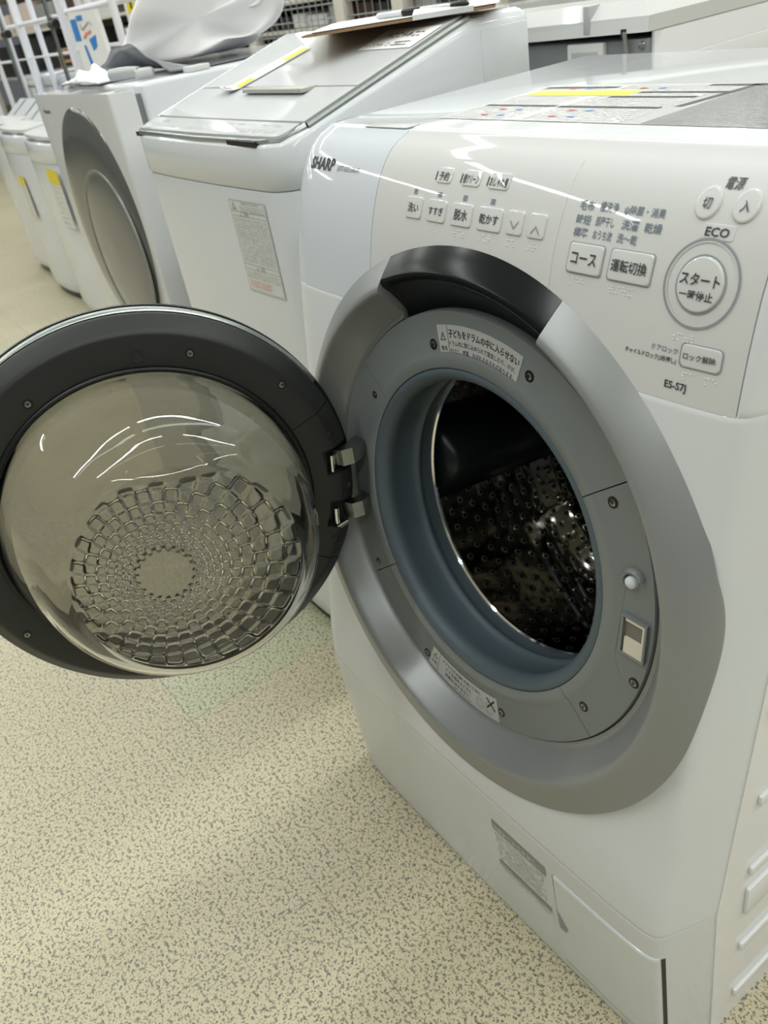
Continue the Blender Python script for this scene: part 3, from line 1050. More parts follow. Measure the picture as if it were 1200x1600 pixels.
# clear glass bowl with a faceted inner face
def bowl():
    N = 440
    wall = [(.1985, -.012), (.1985, .004), (.1970, .016), (.1930, .031), (.1880, .047), (.1830, .063), (.1780, .077), (.1725, .089), (.1660, .0985), (.1585, .1055), (.1500, .1105), (.1410, .1140)]
    capr = [.1410 * (1 - i / 100) for i in range(1, 100)] + [.0012]
    def outp(r, a, h, facet, inner):
        t_ = r * math.cos(a)
        u_ = r * math.sin(a)
        k = max(0.0, min(1.0, h / .114))
        hh = h
        t_ += .021 * k
        u_ -= .020 * k
        q = hh - (.1210 - (u_ - .104) * .66)
        if q > -.006 and k > .7:
            hh -= q if q > .006 else (q + .006) ** 2 / .024
        if facet:
            env = max(0.0, min(1.0, (.138 - r) / .006)) * max(0.0, min(1.0, (.104 - u_) / .005))
            pt_, pu_ = t_ + .008, u_ + .006
            pr_, pa_ = math.hypot(pt_, pu_), math.atan2(pu_, pt_)
            s1 = math.sin(20 * pa_)
            s2 = math.sin(math.pi * math.log(pr_ / .03) / .157) if pr_ > .026 else 0
            env *= max(0.0, min(1.0, (pr_ - .030) / .012))
            hh += env * .0025 * math.tanh(6.0 * s1 * s2)
        return dxy(t_, u_, hh)
    outer = wall + [(r, .1140 + .0200 * (1 - (r / .141) ** 2)) for r in capr]
    v, f = [], []
    P = len(outer)
    for surf in (0, 1):
        for i in range(N):
            a = 2 * math.pi * i / N
            for j, (r, h) in enumerate(outer):
                if surf == 0:
                    v.append(outp(r, a, h, False, False))
                else:
                    th = .0042
                    rr = r - th if j < 8 else (r - th * (1 - (j - 7) / 5) if j < 12 else r)
                    hh = h if j < 4 else (h - th * min(1, (j - 3) / 7))
                    v.append(outp(max(rr, .0012), a, hh, j >= 12, True))
    B0 = N * P
    for i in range(N):
        k = (i + 1) % N
        for j in range(P - 1):
            f.append((i * P + j, i * P + j + 1, k * P + j + 1, k * P + j))
            f.append((B0 + i * P + j, B0 + k * P + j, B0 + k * P + j + 1, B0 + i * P + j + 1))
        f.append((i * P, k * P, B0 + k * P, B0 + i * P))
    f.append(tuple(i * P + P - 1 for i in range(N)))
    f.append(tuple(B0 + i * P + P - 1 for i in range(N))[::-1])
    return MB().add(v, f).build('glass_bowl', M['glass'], door, ang=80)
bowl()
for t_, u_ in ((-.122, .182), (.071, .214), (.178, .157), (-.197, -.129), (-.05, -.225), (.10, -.205)):
    screw(door, t_, u_, -.0016, .0062, lambda a, b, d: dxy(a, b, -d))
for t_, u_ in ((.233, .078), (.256, -.005), (.229, -.084)):
    MB().add(*lathe([(.0062, -.003), (.0062, .0012), (.0050, .0014), (.0046, .0004), (.0001, .0002)], lambda q, a, d: dxy(t_ + q * math.cos(math.radians(a)), u_ + q * math.sin(math.radians(a)), d + (.0006 if t_ < .25 else -.0055)), n=24)).build('screw_well', M['rubber'], door)
MB().add(*lathe([(.0078, .001), (.0078, .0028), (.0066, .0030), (.0060, .0020), (.0001, .0022)], lambda q, a, d: dxy(.009 + q * math.cos(math.radians(a)), .220 + q * math.sin(math.radians(a)), d), n=32)).build('door_plug', M['dark_grey'], door, ang=60)
# steel hinge arms between panel and door
def arm(u0, u1):
    sec = [(-.2120, .0310), (-.2050, .0080), (-.2095, -.0060), (-.2240, -.0120), (-.2280, -.0040), (-.2200, .0060), (-.2320, .0310)]
    mb = MB()
    mb.prism(sec, lambda p, k: RO + Vector((1, 0, 0)) * p[0] + Vector((0, 1, 0)) * (p[1] + .002 - .126 * (u1 if k else u0)) + RV * (u1 if k else u0))
    a = mb.build('hinge_arm', M['steel'], wm, False)
    pn = MB().tube([dxy(.2365, u0 - .005, -.0065), dxy(.2365, u1 - .004, -.0065)], .004, 12)
    pn.build('hinge_pin', M['chrome'], a)
    return a
arm(.025, .048)
arm(-.057, -.034)
MB().tube([dxy(.232, -.069, -.002), dxy(.252, -.063, -.006)], .003, 10).build('hinge_bolt', M['chrome'], door)

# ------------------------------------------------------------------ top-loading washers
def outline_rr(x0, x1, y0, y1, r, bulge=0.0, rb=0.02):
    pts = []
    n = 8
    for k in range(n + 1):                         # front right corner, then along to the back
        a = math.radians(-90 + 90 * k / n)
        pts.append((x1 - r + r * math.cos(a), y0 + r + r * math.sin(a)))
    for k in range(1, 12):
        pts.append((x1, y0 + r + (y1 - rb - y0 - r) * k / 12))
    for k in range(4):
        a = math.radians(90 * k / 3)
        pts.append((x1 - rb + rb * math.cos(a), y1 - rb + rb * math.sin(a)))
    for k in range(4):
        a = math.radians(90 + 90 * k / 3)
        pts.append((x0 + rb + rb * math.cos(a), y1 - rb + rb * math.sin(a)))
    for k in range(1, 12):
        pts.append((x0, y1 - rb + (y0 + r - y1 + rb) * k / 12))
    for k in range(n + 1):
        a = math.radians(180 + 90 * k / n)
        pts.append((x0 + r + r * math.cos(a), y0 + r + r * math.sin(a)))
    for k in range(1, 8):
        s = k / 8
        x = x0 + r + (x1 - x0 - 2 * r) * s
        pts.append((x, y0 - bulge * 4 * s * (1 - s)))
    return pts

def toploader(name, label, x0, x1, y0, y1, zf, slope, zmax, band, r=.05, bulge=.006, mt='white', group=None):
    """rounded box whose top edge rises towards the back"""
    o = thing(name, label, 'washing machine', ((x0 + x1) / 2, (y0 + y1) / 2, 0), group)
    ol = outline_rr(x0, x1, y0, y1, r, bulge)
    cx, cy = (x0 + x1) / 2, (y0 + y1) / 2
    def ins(e):
        return [(x + (cx - x) * e / abs((x1 - x0) / 2), y + (cy - y) * e / abs((y1 - y0) / 2)) for x, y in ol]
    def zt(y):
        return min(zmax, zf + slope * max(0.0, y - y0 - .02))
    zb = zf - band
    low = [[(x, y, z) for x, y in ins(e)] for z, e in ((.035, .022), (.05, .012), (.09, .010), (zb * .55, .006), (zb - .006, .001), (zb - .001, .002))]
    MB().add(*loft(low)).build('cabinet', M[mt], o, ang=45)
    MB().add(*loft([[(x, y, z) for x, y in ins(.03)] for z in (.002, .05)])).build('plinth', M['rubber'], o, ang=45)
    up = []
    for e, fz in ((.003, 0.0), (.0, .004 / band), (.0, .5), (.0, .90), (.003, .97), (.008, 1.0)):
        up.append([(x, y, zb + (zt(y) - zb) * fz) for x, y in ins(e)])
    up.append([(x, y, zt(y) - .004) for x, y in ins(.016)])
    up.append([(x, y, zt(y) - .014) for x, y in ins(.019)])
    v, f = loft(up, cap0=True, cap1=False)
    n = len(ol)
    # fill the sunken top as strips across
    cap = [(x, y, zt(y) - .014) for x, y in ins(.019)]
    v2 = cap + [(cx, p[1], zt(p[1]) - .014) for p in cap]
    f2 = [(i, (i + 1) % n, n + (i + 1) % n, n + i) for i in range(n)]
    MB().add(v, f).add(v2, f2).build('upper_body', M[mt], o, ang=45)
    return o, zt

def slab(x0, x1, y0, y1, zt, up, th, mt, name, parent, r=.0, front_bulge=0.0, n=12):
    """plate following the slope of the machine's top"""
    ys = [y0 + (y1 - y0) * i / n for i in range(n + 1)]
    xs = [x0 + (x1 - x0) * i / 14 for i in range(15)]
    v, f = [], []
    for lv in (up + th, up):
        for i, y in enumerate(ys):
            for j, x in enumerate(xs):
                s = (x - x0) / (x1 - x0)
                yy = y - front_bulge * 4 * s * (1 - s) * (1 - i / n)
                xx = x
                if r > 0:
                    k = max(0.0, r - (y - y0)) / r
                    sh = r * .8 * (1 - math.sqrt(max(0, 1 - k * k)))
                    xx = x + (sh if s < .5 else -sh) * abs(s - .5) * 2
                v.append((xx, yy, zt(yy) + lv))
    A_, B_ = len(ys), len(xs)
    o = A_ * B_
    for i in range(A_ - 1):
        for j in range(B_ - 1):
            f.append((i * B_ + j, i * B_ + j + 1, (i + 1) * B_ + j + 1, (i + 1) * B_ + j))
            f.append((o + i * B_ + j, o + i * B_ + j + 1, o + (i + 1) * B_ + j + 1, o + (i + 1) * B_ + j))
    for i in range(A_ - 1):
        for j in (0, B_ - 1):
            f.append((i * B_ + j, (i + 1) * B_ + j, o + (i + 1) * B_ + j, o + i * B_ + j))
    for j in range(B_ - 1):
        for i in (0, A_ - 1):
            f.append((i * B_ + j, i * B_ + j + 1, o + i * B_ + j + 1, o + i * B_ + j))
    return MB().add(v, f).build(name, M[mt], parent, ang=40)

# the one next to the foreground washer
t2, zt2 = toploader('top_load_washer', 'white top-loading washer with a sloped glass lid, next to the open drum washer', -1.030, -.470, .130, .625, 1.018, .285, 1.1165, .066, r=.062)
slab(-1.013, -.488, .142, .184, zt2, .004, .004, 'lid_glass', 'control_glass', t2, r=.03, front_bulge=.004)
slab(-1.010, -.484, .190, .285, zt2, .004, .004, 'lid_glass', 'lid', t2, front_bulge=.002)
lid2 = slab(-1.010, -.484, .289, .492, zt2, .004, .004, 'lid_glass', 'lid', t2)
MB().box((-.79, .258, zt2(.27) + .0085), (-.595, .2885, zt2(.285) + .0105), .001).build('lid_grip', M['grip'], lid2)
ys = [.19 + (.50 - .19) * i / 8 for i in range(9)]
for x in (-.4795, -1.0195):
    MB().tube([(x, y, zt2(y) + .002) for y in ys], .0055, 8).build('lid_rail', M['steel'], t2)
tr = MB().tube([(-1.017, .150, zt2(.15) + .001), (-.985, .1365, zt2(.13) + .001), (-.72, .130, zt2(.13) + .001), (-.53, .1365, zt2(.13) + .001), (-.498, .152, zt2(.15) + .001), (-.481, .19, zt2(.19) + .002)], .0048, 8)
tr.build('control_trim', M['steel'], t2)
dk = MB().box((-.62, .1285, zt2(.13) - .004), (-.53, .1345, zt2(.13) + .003)).box((-1.0, .1325, zt2(.13) - .004), (-.93, .138, zt2(.13) + .003))
dk.build('trim_shadow_gap', M['rubber'], t2, False)
MB().box((-1.017, .50, zt2(.5) - .012), (-.483, .612, zt2(.55) + .003), .006, 3).build('rear_cover', M['white'], t2)
MB().box((-.4712, .515, 1.02), (-.4685, .61, 1.10), .001).build('side_cap', M['white'], t2)
rnd = random.Random(21)
F2 = lambda a, b: (a, b, zt2(b) + .0086)
cp = MB()
for k in range(8):
    x = -.80 + k * .038
    n = 20
    cp.add([(x + .011 * s * math.cos(2 * math.pi * q / n), .160 + .008 * s * math.sin(2 * math.pi * q / n), zt2(.160) + .0088) for s in (1, .88) for q in range(n)], [(q, (q + 1) % n, n + (q + 1) % n, n + q) for q in range(n)])
    dashes(cp, F2, x - .012, x + .012, .174, .003, rnd)
dashes(cp, F2, -.955, -.925, .171, .006, rnd)
cp.build('control_print', M['ink_soft'], t2, False)
# long information sticker on its front
def f2(a, b, off=.0010):
    s = (a + 1.030 - .062) / (.560 - .124)
    e = lerp(b, [(.52, .006), (.946, .001)])
    return (a, .130 - .006 * 4 * s * (1 - s) * (1 - e / .25) + e - off, b)
ls = MB()
v, f = [], []
for i in range(9):
    a = -.655 + .112 * i / 8
    for j in range(9):
        b = .785 + .150 * j / 8
        v.append(f2(a, b, .0012))
for i in range(8):
    for j in range(8):
        f.append((i * 9 + j, (i + 1) * 9 + j, (i + 1) * 9 + j + 1, i * 9 + j + 1))
lbl = ls.add(v, f).build('information_sticker', M['sticker'], t2, False)
pr = MB()
G2 = lambda a, b: f2(a, b, .0022)
for a in (-.6535, -.545):
    rect(pr, G2, a, a + .0006, .787, .933)
for b in (.787, .823, .831, .909, .933, .916):
    rect(pr, G2, -.6535, -.5445, b, b + .0006, 6)
dashes(pr, G2, -.615, -.560, .930, .0035, rnd)
for k in range(3):
    dashes(pr, G2, -.622, -.548, .9245 - k * .0036, .0022, rnd)
for k in range(17):
    dashes(pr, G2, -.648, -.548, .904 - k * .0042, .0024, rnd, fill=.8)
for k in range(3):
    dashes(pr, G2, -.648, -.548, .818 - k * .0042, .0024, rnd)
for cx_, cy in ((-.640, .925), (-.622, .9125), (-.610, .8275)):
    s = .006 if cy > .92 else .003
    pr.add([G2(cx_ - s, cy - s), G2(cx_ + s, cy - s), G2(cx_, cy + s), G2(cx_ - s * .6, cy - s * .75), G2(cx_ + s * .6, cy - s * .75), G2(cx_, cy + s * .65)], [(0, 1, 4, 3), (1, 2, 5, 4), (2, 0, 3, 5)])
text_into(pr, '警告', G2, -.605, .9125, .014)
text_into(pr, '注意', G2, -.594, .8275, .013)
pr.build('sticker_print', M['ink_soft'], lbl, False)
pr = MB()
for k in range(3):
    dashes(pr, G2, -.645, -.575, .803 - k * .0042, .0030, rnd, fill=.95)
pr.build('sticker_print', M['orange'], lbl, False)

# ---- drum washer with the big oval window
t3 = thing('drum_washer', 'tall white drum washer with a huge round grey window, under the white carrier bag', 'washing machine', (-1.385, .46, 0))
ol = outline_rr(-1.640, -1.130, .144, .200, .006, .0, .004)
MB().add(*loft([[(x, y, z) for x, y in ol] for z in (.012, 1.076)] + [[(-1.385 + (x + 1.385) * .994, .172 + (y - .172) * .95, 1.081) for x, y in ol]])).build('front_door_frame', M['white_panel'], t3, ang=40)
MB().box((-1.632, .198, .012), (-1.142, .216, 1.070)).build('door_shadow_gap', M['mid_grey'], t3, False)
MB().box((-1.640, .215, .002), (-1.132, .745, 1.086), .008, 3).build('cabinet', M['white'], t3)
MB().box((-1.1325, .235, .93), (-1.1305, .42, .985), .0006).build('side_hatch', M['white_panel'], t3)
def oval(q, a, d, cx_=-1.368, cz=.805, ex=.222, ez=.252):
    return (cx_ + ex * q * math.cos(math.radians(a)), .144 - d, cz + ez * q * math.sin(math.radians(a)))
win = MB().add(*lathe([(1.0, -.001), (.985, .0030), (.93, .0065), (.80, .0100), (.60, .0125), (.0005, .0140)], oval, n=120)).build('window_glass', M['grey_smoke'], t3, ang=60)
MB().add(*lathe([(.72, .0100), (.715, .0140), (.700, .0145), (.69, .0125)], lambda q, a, d: oval(q, a, d, -1.318, .755), n=120)).build('inner_ring', M['silver'], win)
MB().add(*lathe([(.688, .0122), (.60, .0150), (.40, .0180), (.0005, .0195)], lambda q, a, d: oval(q, a, d, -1.318, .755), n=120)).build('inner_glass', M['grey_smoke_in'], win)
text_into(MB(), 'Panasonic', lambda a, b: (a, .1432, b), -1.57, 1.046, .050, bold=.02).build('brand_lettering', M['ink'], t3, False)

# ---- smaller top-loaders along the far left of the row
def small_washer(x0, x1, y0, zf, label, lid_open):
    o, zt = toploader('compact_washer', label, x0, x1, y0, y0 + .36, zf, .10, zf + .06, .085, r=.075, bulge=.02, group='compact washers at the far end of the row')
    slab(x0 + .02, x1 - .02, y0 + .015, y0 + .13, zt, .010, .014, 'label_white', 'control_console', o, r=.05, front_bulge=.016)
    if lid_open:
        mb = MB()
        sec = [(y0 + .15, zt(y0 + .15) + .015), (y0 + .26, zt(y0 + .2) + .085), (y0 + .34, zt(y0 + .34) + .03), (y0 + .335, zt(y0 + .34) + .016), (y0 + .26, zt(y0 + .2) + .070), (y0 + .155, zt(y0 + .15) + .004)]
        mb.prism(sec, lambda p, k: ((x0 + .05) if k == 0 else (x1 - .05), p[0], p[1]))
        ld = mb.build('lid', M['white'], o, False)
        for s in (.25, .75):
            mb = MB()
            xa = x0 + .05 + (x1 - x0 - .1) * s
            mb.prism([(y0 + .16, zt(y0 + .15) + .0225), (y0 + .25, zt(y0 + .2) + .080), (y0 + .25, zt(y0 + .2) + .082), (y0 + .16, zt(y0 + .15) + .0245)], lambda p, k: (xa + .03 * k, p[0], p[1]))
            mb.build('lid_handle', M['mid_grey'], ld, False)
    else:
        slab(x0 + .03, x1 - .03, y0 + .145, y0 + .33, zt, .008, .008, 'lid_glass', 'lid', o)
    return o
def sticker(o, x0, x1, z0, z1, y0, yellow):
    F = lambda a, b: (a, y0, b)
    s = rect(MB(), F, x0, x1, z0, z1).build('sticker', M['label_white'], o, False)
    rect(MB(), lambda a, b: (a, y0 - .001, b), x0, x1, z1 - yellow, z1).build('sticker_print', M['yellow'], s, False)
    r_ = random.Random(int(abs(x0) * 100))
    p = MB()
    z = z1 - yellow - .012
    while z > z0:
        dashes(p, lambda a, b: (a, y0 - .001, b), x0 + .005, x1 - .005, z, .006, r_, fill=.7)
        z -= .022
    p.build('sticker_print', M['ink_soft'], s, False)
c4 = small_washer(-3.76, -3.18, .575, .815, 'compact white washer nearest the big round window, with a large yellow topped sticker', False)
sticker(c4, -3.40, -3.24, .47, .715, .5535, .062)
c5 = small_washer(-4.42, -3.84, .62, .815, 'compact white washer with a slim yellow and grey sticker and raised grey barred lid', True)
sticker(c5, -4.16, -4.05, .42, .625, .5985, .045)
c6 = small_washer(-5.08, -4.50, .70, .81, 'compact bluish white washer on a black base at the far left end', True)

# ---- back to back with the row: washers seen from behind
t7 = thing('rear_facing_washer', 'white washer seen from behind, grey back panel above the foreground machine top', 'washing machine', (-.65, 1.05, 0))
MB().box((-.955, .762, .01), (-.350, 1.36, 1.045), .006, 2).build('cabinet', M['mid_grey'], t7)
tcl = [[(-.965, .745, 1.046), (-.343, .745, 1.056), (-.343, 1.37, 1.056), (-.965, 1.37, 1.046)], [(-.965, .745, 1.070), (-.343, .747, 1.078), (-.343, 1.37, 1.078), (-.965, 1.37, 1.070)], [(-.945, .770, 1.092), (-.372, .772, 1.100), (-.372, 1.35, 1.100), (-.945, 1.35, 1.092)], [(-.90, .80, 1.098), (-.42, .80, 1.104), (-.42, 1.31, 1.104), (-.90, 1.31, 1.098)]]
MB().add(*loft(tcl)).build('top_cover', M['white_panel'], t7, False)
MB().box((-.352, .764, .03), (-.3455, 1.36, 1.0555), .002).build('side_panel', M['white_metal'], t7)
MB().box((-.3462, .84, .93), (-.3405, 1.30, 1.012), .003, 2).build('side_pressing', M['white_metal'], t7)
hd = MB().box((-.522, .752, .965), (-.440, .764, 1.044), .004, 2).build('carry_handle', M['label_white'], t7)
MB().box((-.510, .7505, .97), (-.452, .7535, 1.031), .001).build('handle_recess', M['label_grey'], hd)
MB().box((-.40, .7535, .90), (-.352, .766, 1.046), .002).build('corner_bracket', M['mid_grey'], t7)
MB().add(*lathe([(.006, 0), (.005, .003), (.0001, .004)], lambda q, a, d: (-.361 + q * math.cos(math.radians(a)), .753 - d, 1.037 + q * math.sin(math.radians(a))), n=14)).build('screw', M['steel'], t7)
MB().box((-.397, .7440, 1.049), (-.386, .7475, 1.062), .001).build('hose_hole', M['rubber'], t7)
MB().tube([(-.389, .744, 1.058), (-.386, .747, 1.03), (-.388, .750, .95), (-.39, .752, .85)], .0035, 8).build('drain_hose', M['wire'], t7)
MB().box((-.475, .7435, 1.058), (-.462, .800, 1.0985), .001).build('top_groove', M['label_grey'], t7)
t8 = thing('rear_facing_washer', 'white washer seen from behind, beyond the clipboard on the sloped lid machine', 'washing machine', (-1.32, 1.05, 0))
MB().box((-1.62, .765, .01), (-1.01, 1.36, 1.045), .006, 2).build('cabinet', M['mid_grey'], t8)
MB().box((-1.625, .750, 1.044), (-1.005, 1.365, 1.085), .014, 3).build('top_cover', M['white_panel'], t8)

for k, (x, lab) in enumerate(((-4.75, 'pale washer standing behind the white rack, right of its chrome rod'), (-5.50, 'pale washer standing behind the white rack, at the left picture edge'))):
    o = thing('rear_facing_washer', lab, 'washing machine', (x, 1.5, 0))
    MB().box((x - .33, 1.22, .01), (x + .33, 1.80, .93), .01, 2).build('cabinet', M['blue_white'], o)
    MB().box((x - .335, 1.21, .93), (x + .335, 1.81, 1.00), .02, 3).build('top_cover', M['blue_white'], o)
    MB().box((x - .2, 1.205, .945), (x - .06, 1.212, .962), .002).build('back_slot', M['label_white'], o)

# ------------------------------------------------------------------ things lying on the machines
# price tag strip on the sloped lid
ax, ay = Vector((-.883, .262, 0)), Vector((-.845, .425, 0))
dvec = (ay - ax)
pv = Vector((dvec.y, -dvec.x, 0)).normalized() * .030
def card(s, w_, up):
    p = ax + dvec * s + pv * (w_ * 1.0 + .5)
    return (p.x, p.y, zt2(p.y) + .0095 + up + .010 * max(0, .12 - s) / .12)
v, f = [], []
for i in range(13):
    for w_ in (-.8, .8):
        v.append(card(i / 12, w_, 0))
for i in range(13):
    for w_ in (-.8, .8):
        v.append(card(i / 12, w_, .0012))
for i in range(12):
    f += [(2 * i, 2 * i + 1, 2 * i + 3, 2 * i + 2), (26 + 2 * i, 26 + 2 * i + 1, 26 + 2 * i + 3, 26 + 2 * i + 2), (2 * i, 2 * i + 2, 26 + 2 * i + 2, 26 + 2 * i), (2 * i + 1, 2 * i + 3, 26 + 2 * i + 3, 26 + 2 * i + 1)]
ptg = MB().add(v, f).build('price_card', M['paper'], None, False)
tag(ptg, 'narrow white price card with yellow ends lying on the sloped lid', 'price card')
CF = lambda a, b: card(a, b, .0016)
for a, b in ((.16, .34), (.72, .98)):
    rect(MB(), CF, a, b, -.1, .75, 3).build('card_print', M['yellow'], ptg, False)
rnd = random.Random(4)
y_ = MB()
rect(y_, CF, .03, .055, -.4, .5)
rect(y_, CF, .075, .09, -.3, .6)
for k in range(2):
    dashes(y_, lambda a, b: CF(a, b), .36, .72, -.35 + k * .5, .10, rnd, cw=.05)
y_.build('card_print', M['ink'], ptg, False)
# second price sheet near the clipboard
ps = MB()
rect(ps, lambda a, b: (a, b, zt2(b) + .0092), -.632, -.492, .395, .462, 3)
psh = ps.build('price_sheet', M['paper'], None, False)
tag(psh, 'white printed price sheet half under the clipboard on the sloped lid', 'price sheet')
pp_ = MB()
PFN = lambda a, b: (a, b, zt2(b) + .0098)
dashes(pp_, PFN, -.600, -.515, .438, .014, rnd, cw=.013, fill=1)
dashes(pp_, PFN, -.625, -.560, .408, .008, rnd)
rect(pp_, PFN, -.555, -.515, .404, .406)
rect(pp_, PFN, -.555, -.515, .414, .416)
dashes(pp_, PFN, -.550, -.520, .410, .005, rnd)
pp_.build('sheet_print', M['ink'], psh, False)

# clipboard lying on the flat rear top, its near corner over the slope
ca, cb, cdn = Vector((-.690, .330, 1.1265)), Vector((-.440, .520, 1.1265)), Vector((-.875, .508, 1.1265))
e1, e2 = (cb - ca), (cdn - ca)
def cbp(s, q, z):
    p = ca + e1 * s + e2 * q
    return (p.x, p.y, p.z + z)
clip = thing('clipboard', 'brown hardboard clipboard with white papers on the sloped lid washer', 'clipboard', tuple(ca + e1 * .5 + e2 * .5))
pl = [(0.02, 0), (.98, 0), (1, .02), (1, .98), (.98, 1), (.02, 1), (0, .98), (0, .02)]
MB().prism(pl, lambda p, k: cbp(p[0], p[1], .0035 * k)).build('board', M['hardboard'], clip, False)
for i, (s0, s1, q0, q1) in enumerate(((.02, .96, .04, .97), (.06, 1.02, .02, .93))):
    MB().prism([(s0, q0), (s1, q0), (s1, q1), (s0, q1)], lambda p, k: cbp(p[0], p[1], .0038 + .0012 * i + .0008 * k)).build('paper_sheet', M['paper'], clip, False)
pp_ = MB()
for k in range(6):
    dashes(pp_, lambda a, b: cbp(a, b, .0062), .1, .9, .2 + k * .11, .03, rnd, cw=.03)
pp_.build('sheet_print', M['ink_soft'], clip, False)
MB().prism([(.60, -.03), (.90, -.03), (.90, .10), (.60, .10)], lambda p, k: cbp(p[0], p[1], .0065 + .007 * k - .006 * (p[1] < 0))).build('clear_clip', M['label_white'], clip, False)

pen = thing('pen', 'white ballpoint pen with black grip lying on the clipboard', 'pen', (-.55, .472, 1.137))
p0, p1 = Vector((-.640, .449, 1.1375)), Vector((-.470, .496, 1.1375))
pd = p1 - p0
MB().tube([p0, p0 + pd * .02, p0 + pd * .30], [.0035, .0048, .0048], 14).build('barrel', M['white'], pen)
MB().tube([p0 + pd * .30, p0 + pd * .32, p0 + pd * .48, p0 + pd * .50], [.0050, .0056, .0056, .0050], 14).build('grip', M['rubber'], pen)
MB().tube([p0 + pd * .50, p0 + pd * .78, p0 + pd * .82], [.0046, .0042, .003], 14).build('barrel', M['white'], pen)
MB().tube([p0 + pd * .82, p0 + pd * .84, p0 + pd * .98, p1], [.0030, .0048, .0045, .002], 14).build('cap', M['rubber'], pen)

# white carrier bag and packed parts on the round-window washer
def bag():
    rnd = random.Random(2)
    # outline in (x, z) at its widest, read as a half-open standing carrier bag with one handle loop drooping
    out = [(-1.621, 1.128), (-1.581, 1.156), (-1.531, 1.192), (-1.486, 1.223), (-1.43, 1.29), (-1.34, 1.335), (-1.24, 1.325), (-1.20, 1.27), (-1.19, 1.225), (-1.180, 1.190), (-1.163, 1.176), (-1.135, 1.182), (-1.115, 1.215), (-1.095, 1.235), (-1.080, 1.215),
           (-1.090, 1.181), (-1.112, 1.155), (-1.148, 1.134), (-1.19, 1.124), (-1.232, 1.130), (-1.253, 1.122), (-1.280, 1.106), (-1.36, 1.100), (-1.45, 1.100), (-1.55, 1.104), (-1.60, 1.112)]
    cx_, cz = -1.38, 1.19
    loops = []
    N = len(out)
    for d, s in ((-.075, .55), (-.07, .78), (-.05, .92), (-.02, .99), (.02, 1.0), (.055, .98), (.085, .90), (.105, .74), (.110, .50)):
        lp = []
        for i, (x, z) in enumerate(out):
            k = s * (1 + .02 * math.sin(i * 2.3 + d * 40))
            lz = cz + (z - cz) * (k if z > cz else min(1, k + .35))
            # the drooping lobe is thin
            thin = max(0, min(1, (x + 1.26) / .06))
            lp.append((cx_ + (x - cx_) * (k if thin < .5 else min(1, k * .4 + .6)), (.405 + (x + 1.63) * .25) + d * .9 * (1 - .82 * thin) + .006 * math.sin(i * 1.7), max(lz, 1.0995)))
        loops.append(lp)
    v, f = loft(loops)
    o = MB().add(v, f).build('carrier_bag', M['bag'], None, ang=80)
    sub = o.modifiers.new('soft', 'SUBSURF')
    sub.levels = 2
    sub.render_levels = 2
    dm = o.modifiers.new('crumple', 'DISPLACE')
    tx = bpy.data.textures.new('crumple', 'CLOUDS')
    tx.noise_scale = .07
    dm.texture = tx
    dm.strength = .005
    return tag(o, 'white plastic carrier bag on top of the round-window washer', 'plastic bag')
bag()
def sheet(name, x0, x1, y0, y1, zfn, mt, label, cat, nx=40, ny=16, th=.003, shape=None):
    v, f = [], []
    for lv in (0, th):
        for i in range(nx + 1):
            for j in range(ny + 1):
                s, q = i / nx, j / ny
                x, y = x0 + (x1 - x0) * s, y0 + (y1 - y0) * q
                if shape:
                    x, y = shape(s, q, x, y)
                v.append((x, y, zfn(s, q) + lv))
    W = ny + 1
    o_ = (nx + 1) * W
    for i in range(nx):
        for j in range(ny):
            a = i * W + j
            f += [(a, a + 1, a + W + 1, a + W), (o_ + a, o_ + a + 1, o_ + a + W + 1, o_ + a + W)]
    for i in range(nx):
        for j in (0, ny):
            a = i * W + j
            f.append((a, a + W, o_ + a + W, o_ + a))
    for j in range(ny):
        for i in (0, nx):
            a = i * W + j
            f.append((a, a + 1, o_ + a + 1, o_ + a))
    o = MB().add(v, f).build(name, M[mt], None, ang=70)
    return tag(o, label, cat)
sheet('manual_pack', -1.625, -1.185, .305, .66, lambda s, q: 1.0885 + .060 * max(0, 1 - q / .27) ** 1.5 * (.12 + .88 * math.sin(math.pi * min(1, s * 1.02)) ** 1.3) + .003 * math.sin(23 * s + 5 * q) * max(0, 1 - q / .3), 'film', 'grey film packet of manuals curling up in front of the carrier bag', 'document packet', 48, 30)
sheet('foam_wrap', -1.60, -1.345, .205, .300, lambda s, q: 1.0900 + .026 * (math.sin(math.pi * min(1, s * 1.1)) * math.sin(math.pi * min(1, q * 1.1))) * (.7 + .3 * math.sin(17 * s + 11 * q)) + .004 * (1 + math.sin(31 * s) * math.sin(27 * q)) * math.sin(math.pi * s), 'foam', 'crumpled white foam wrap on the front edge of the round-window washer', 'packing wrap', 44, 30)
ho = thing('hose_pack', 'grey white drain hose coil in clear film beside the foam wrap', 'hose', (-1.36, .29, 1.09))
MB().tube([(-1.325, .232, 1.1015), (-1.305, .243, 1.1015), (-1.285, .256, 1.1010), (-1.262, .270, 1.1000)], [.0115, .0125, .0125, .011], 20).build('hose_end', M['label_grey'], ho)
MB().tube([(-1.265, .270, 1.0985), (-1.235, .284, 1.0985), (-1.205, .268, 1.0985), (-1.21, .240, 1.0985)], .009, 12).build('hose', M['label_grey'], ho)
bx = MB().box((-1.178, .330, 1.0865), (-1.140, .375, 1.097), .002).build('parts_box', M['label_white'], None)
tag(bx, 'tiny white box on the right edge of the round-window washer top', 'box')

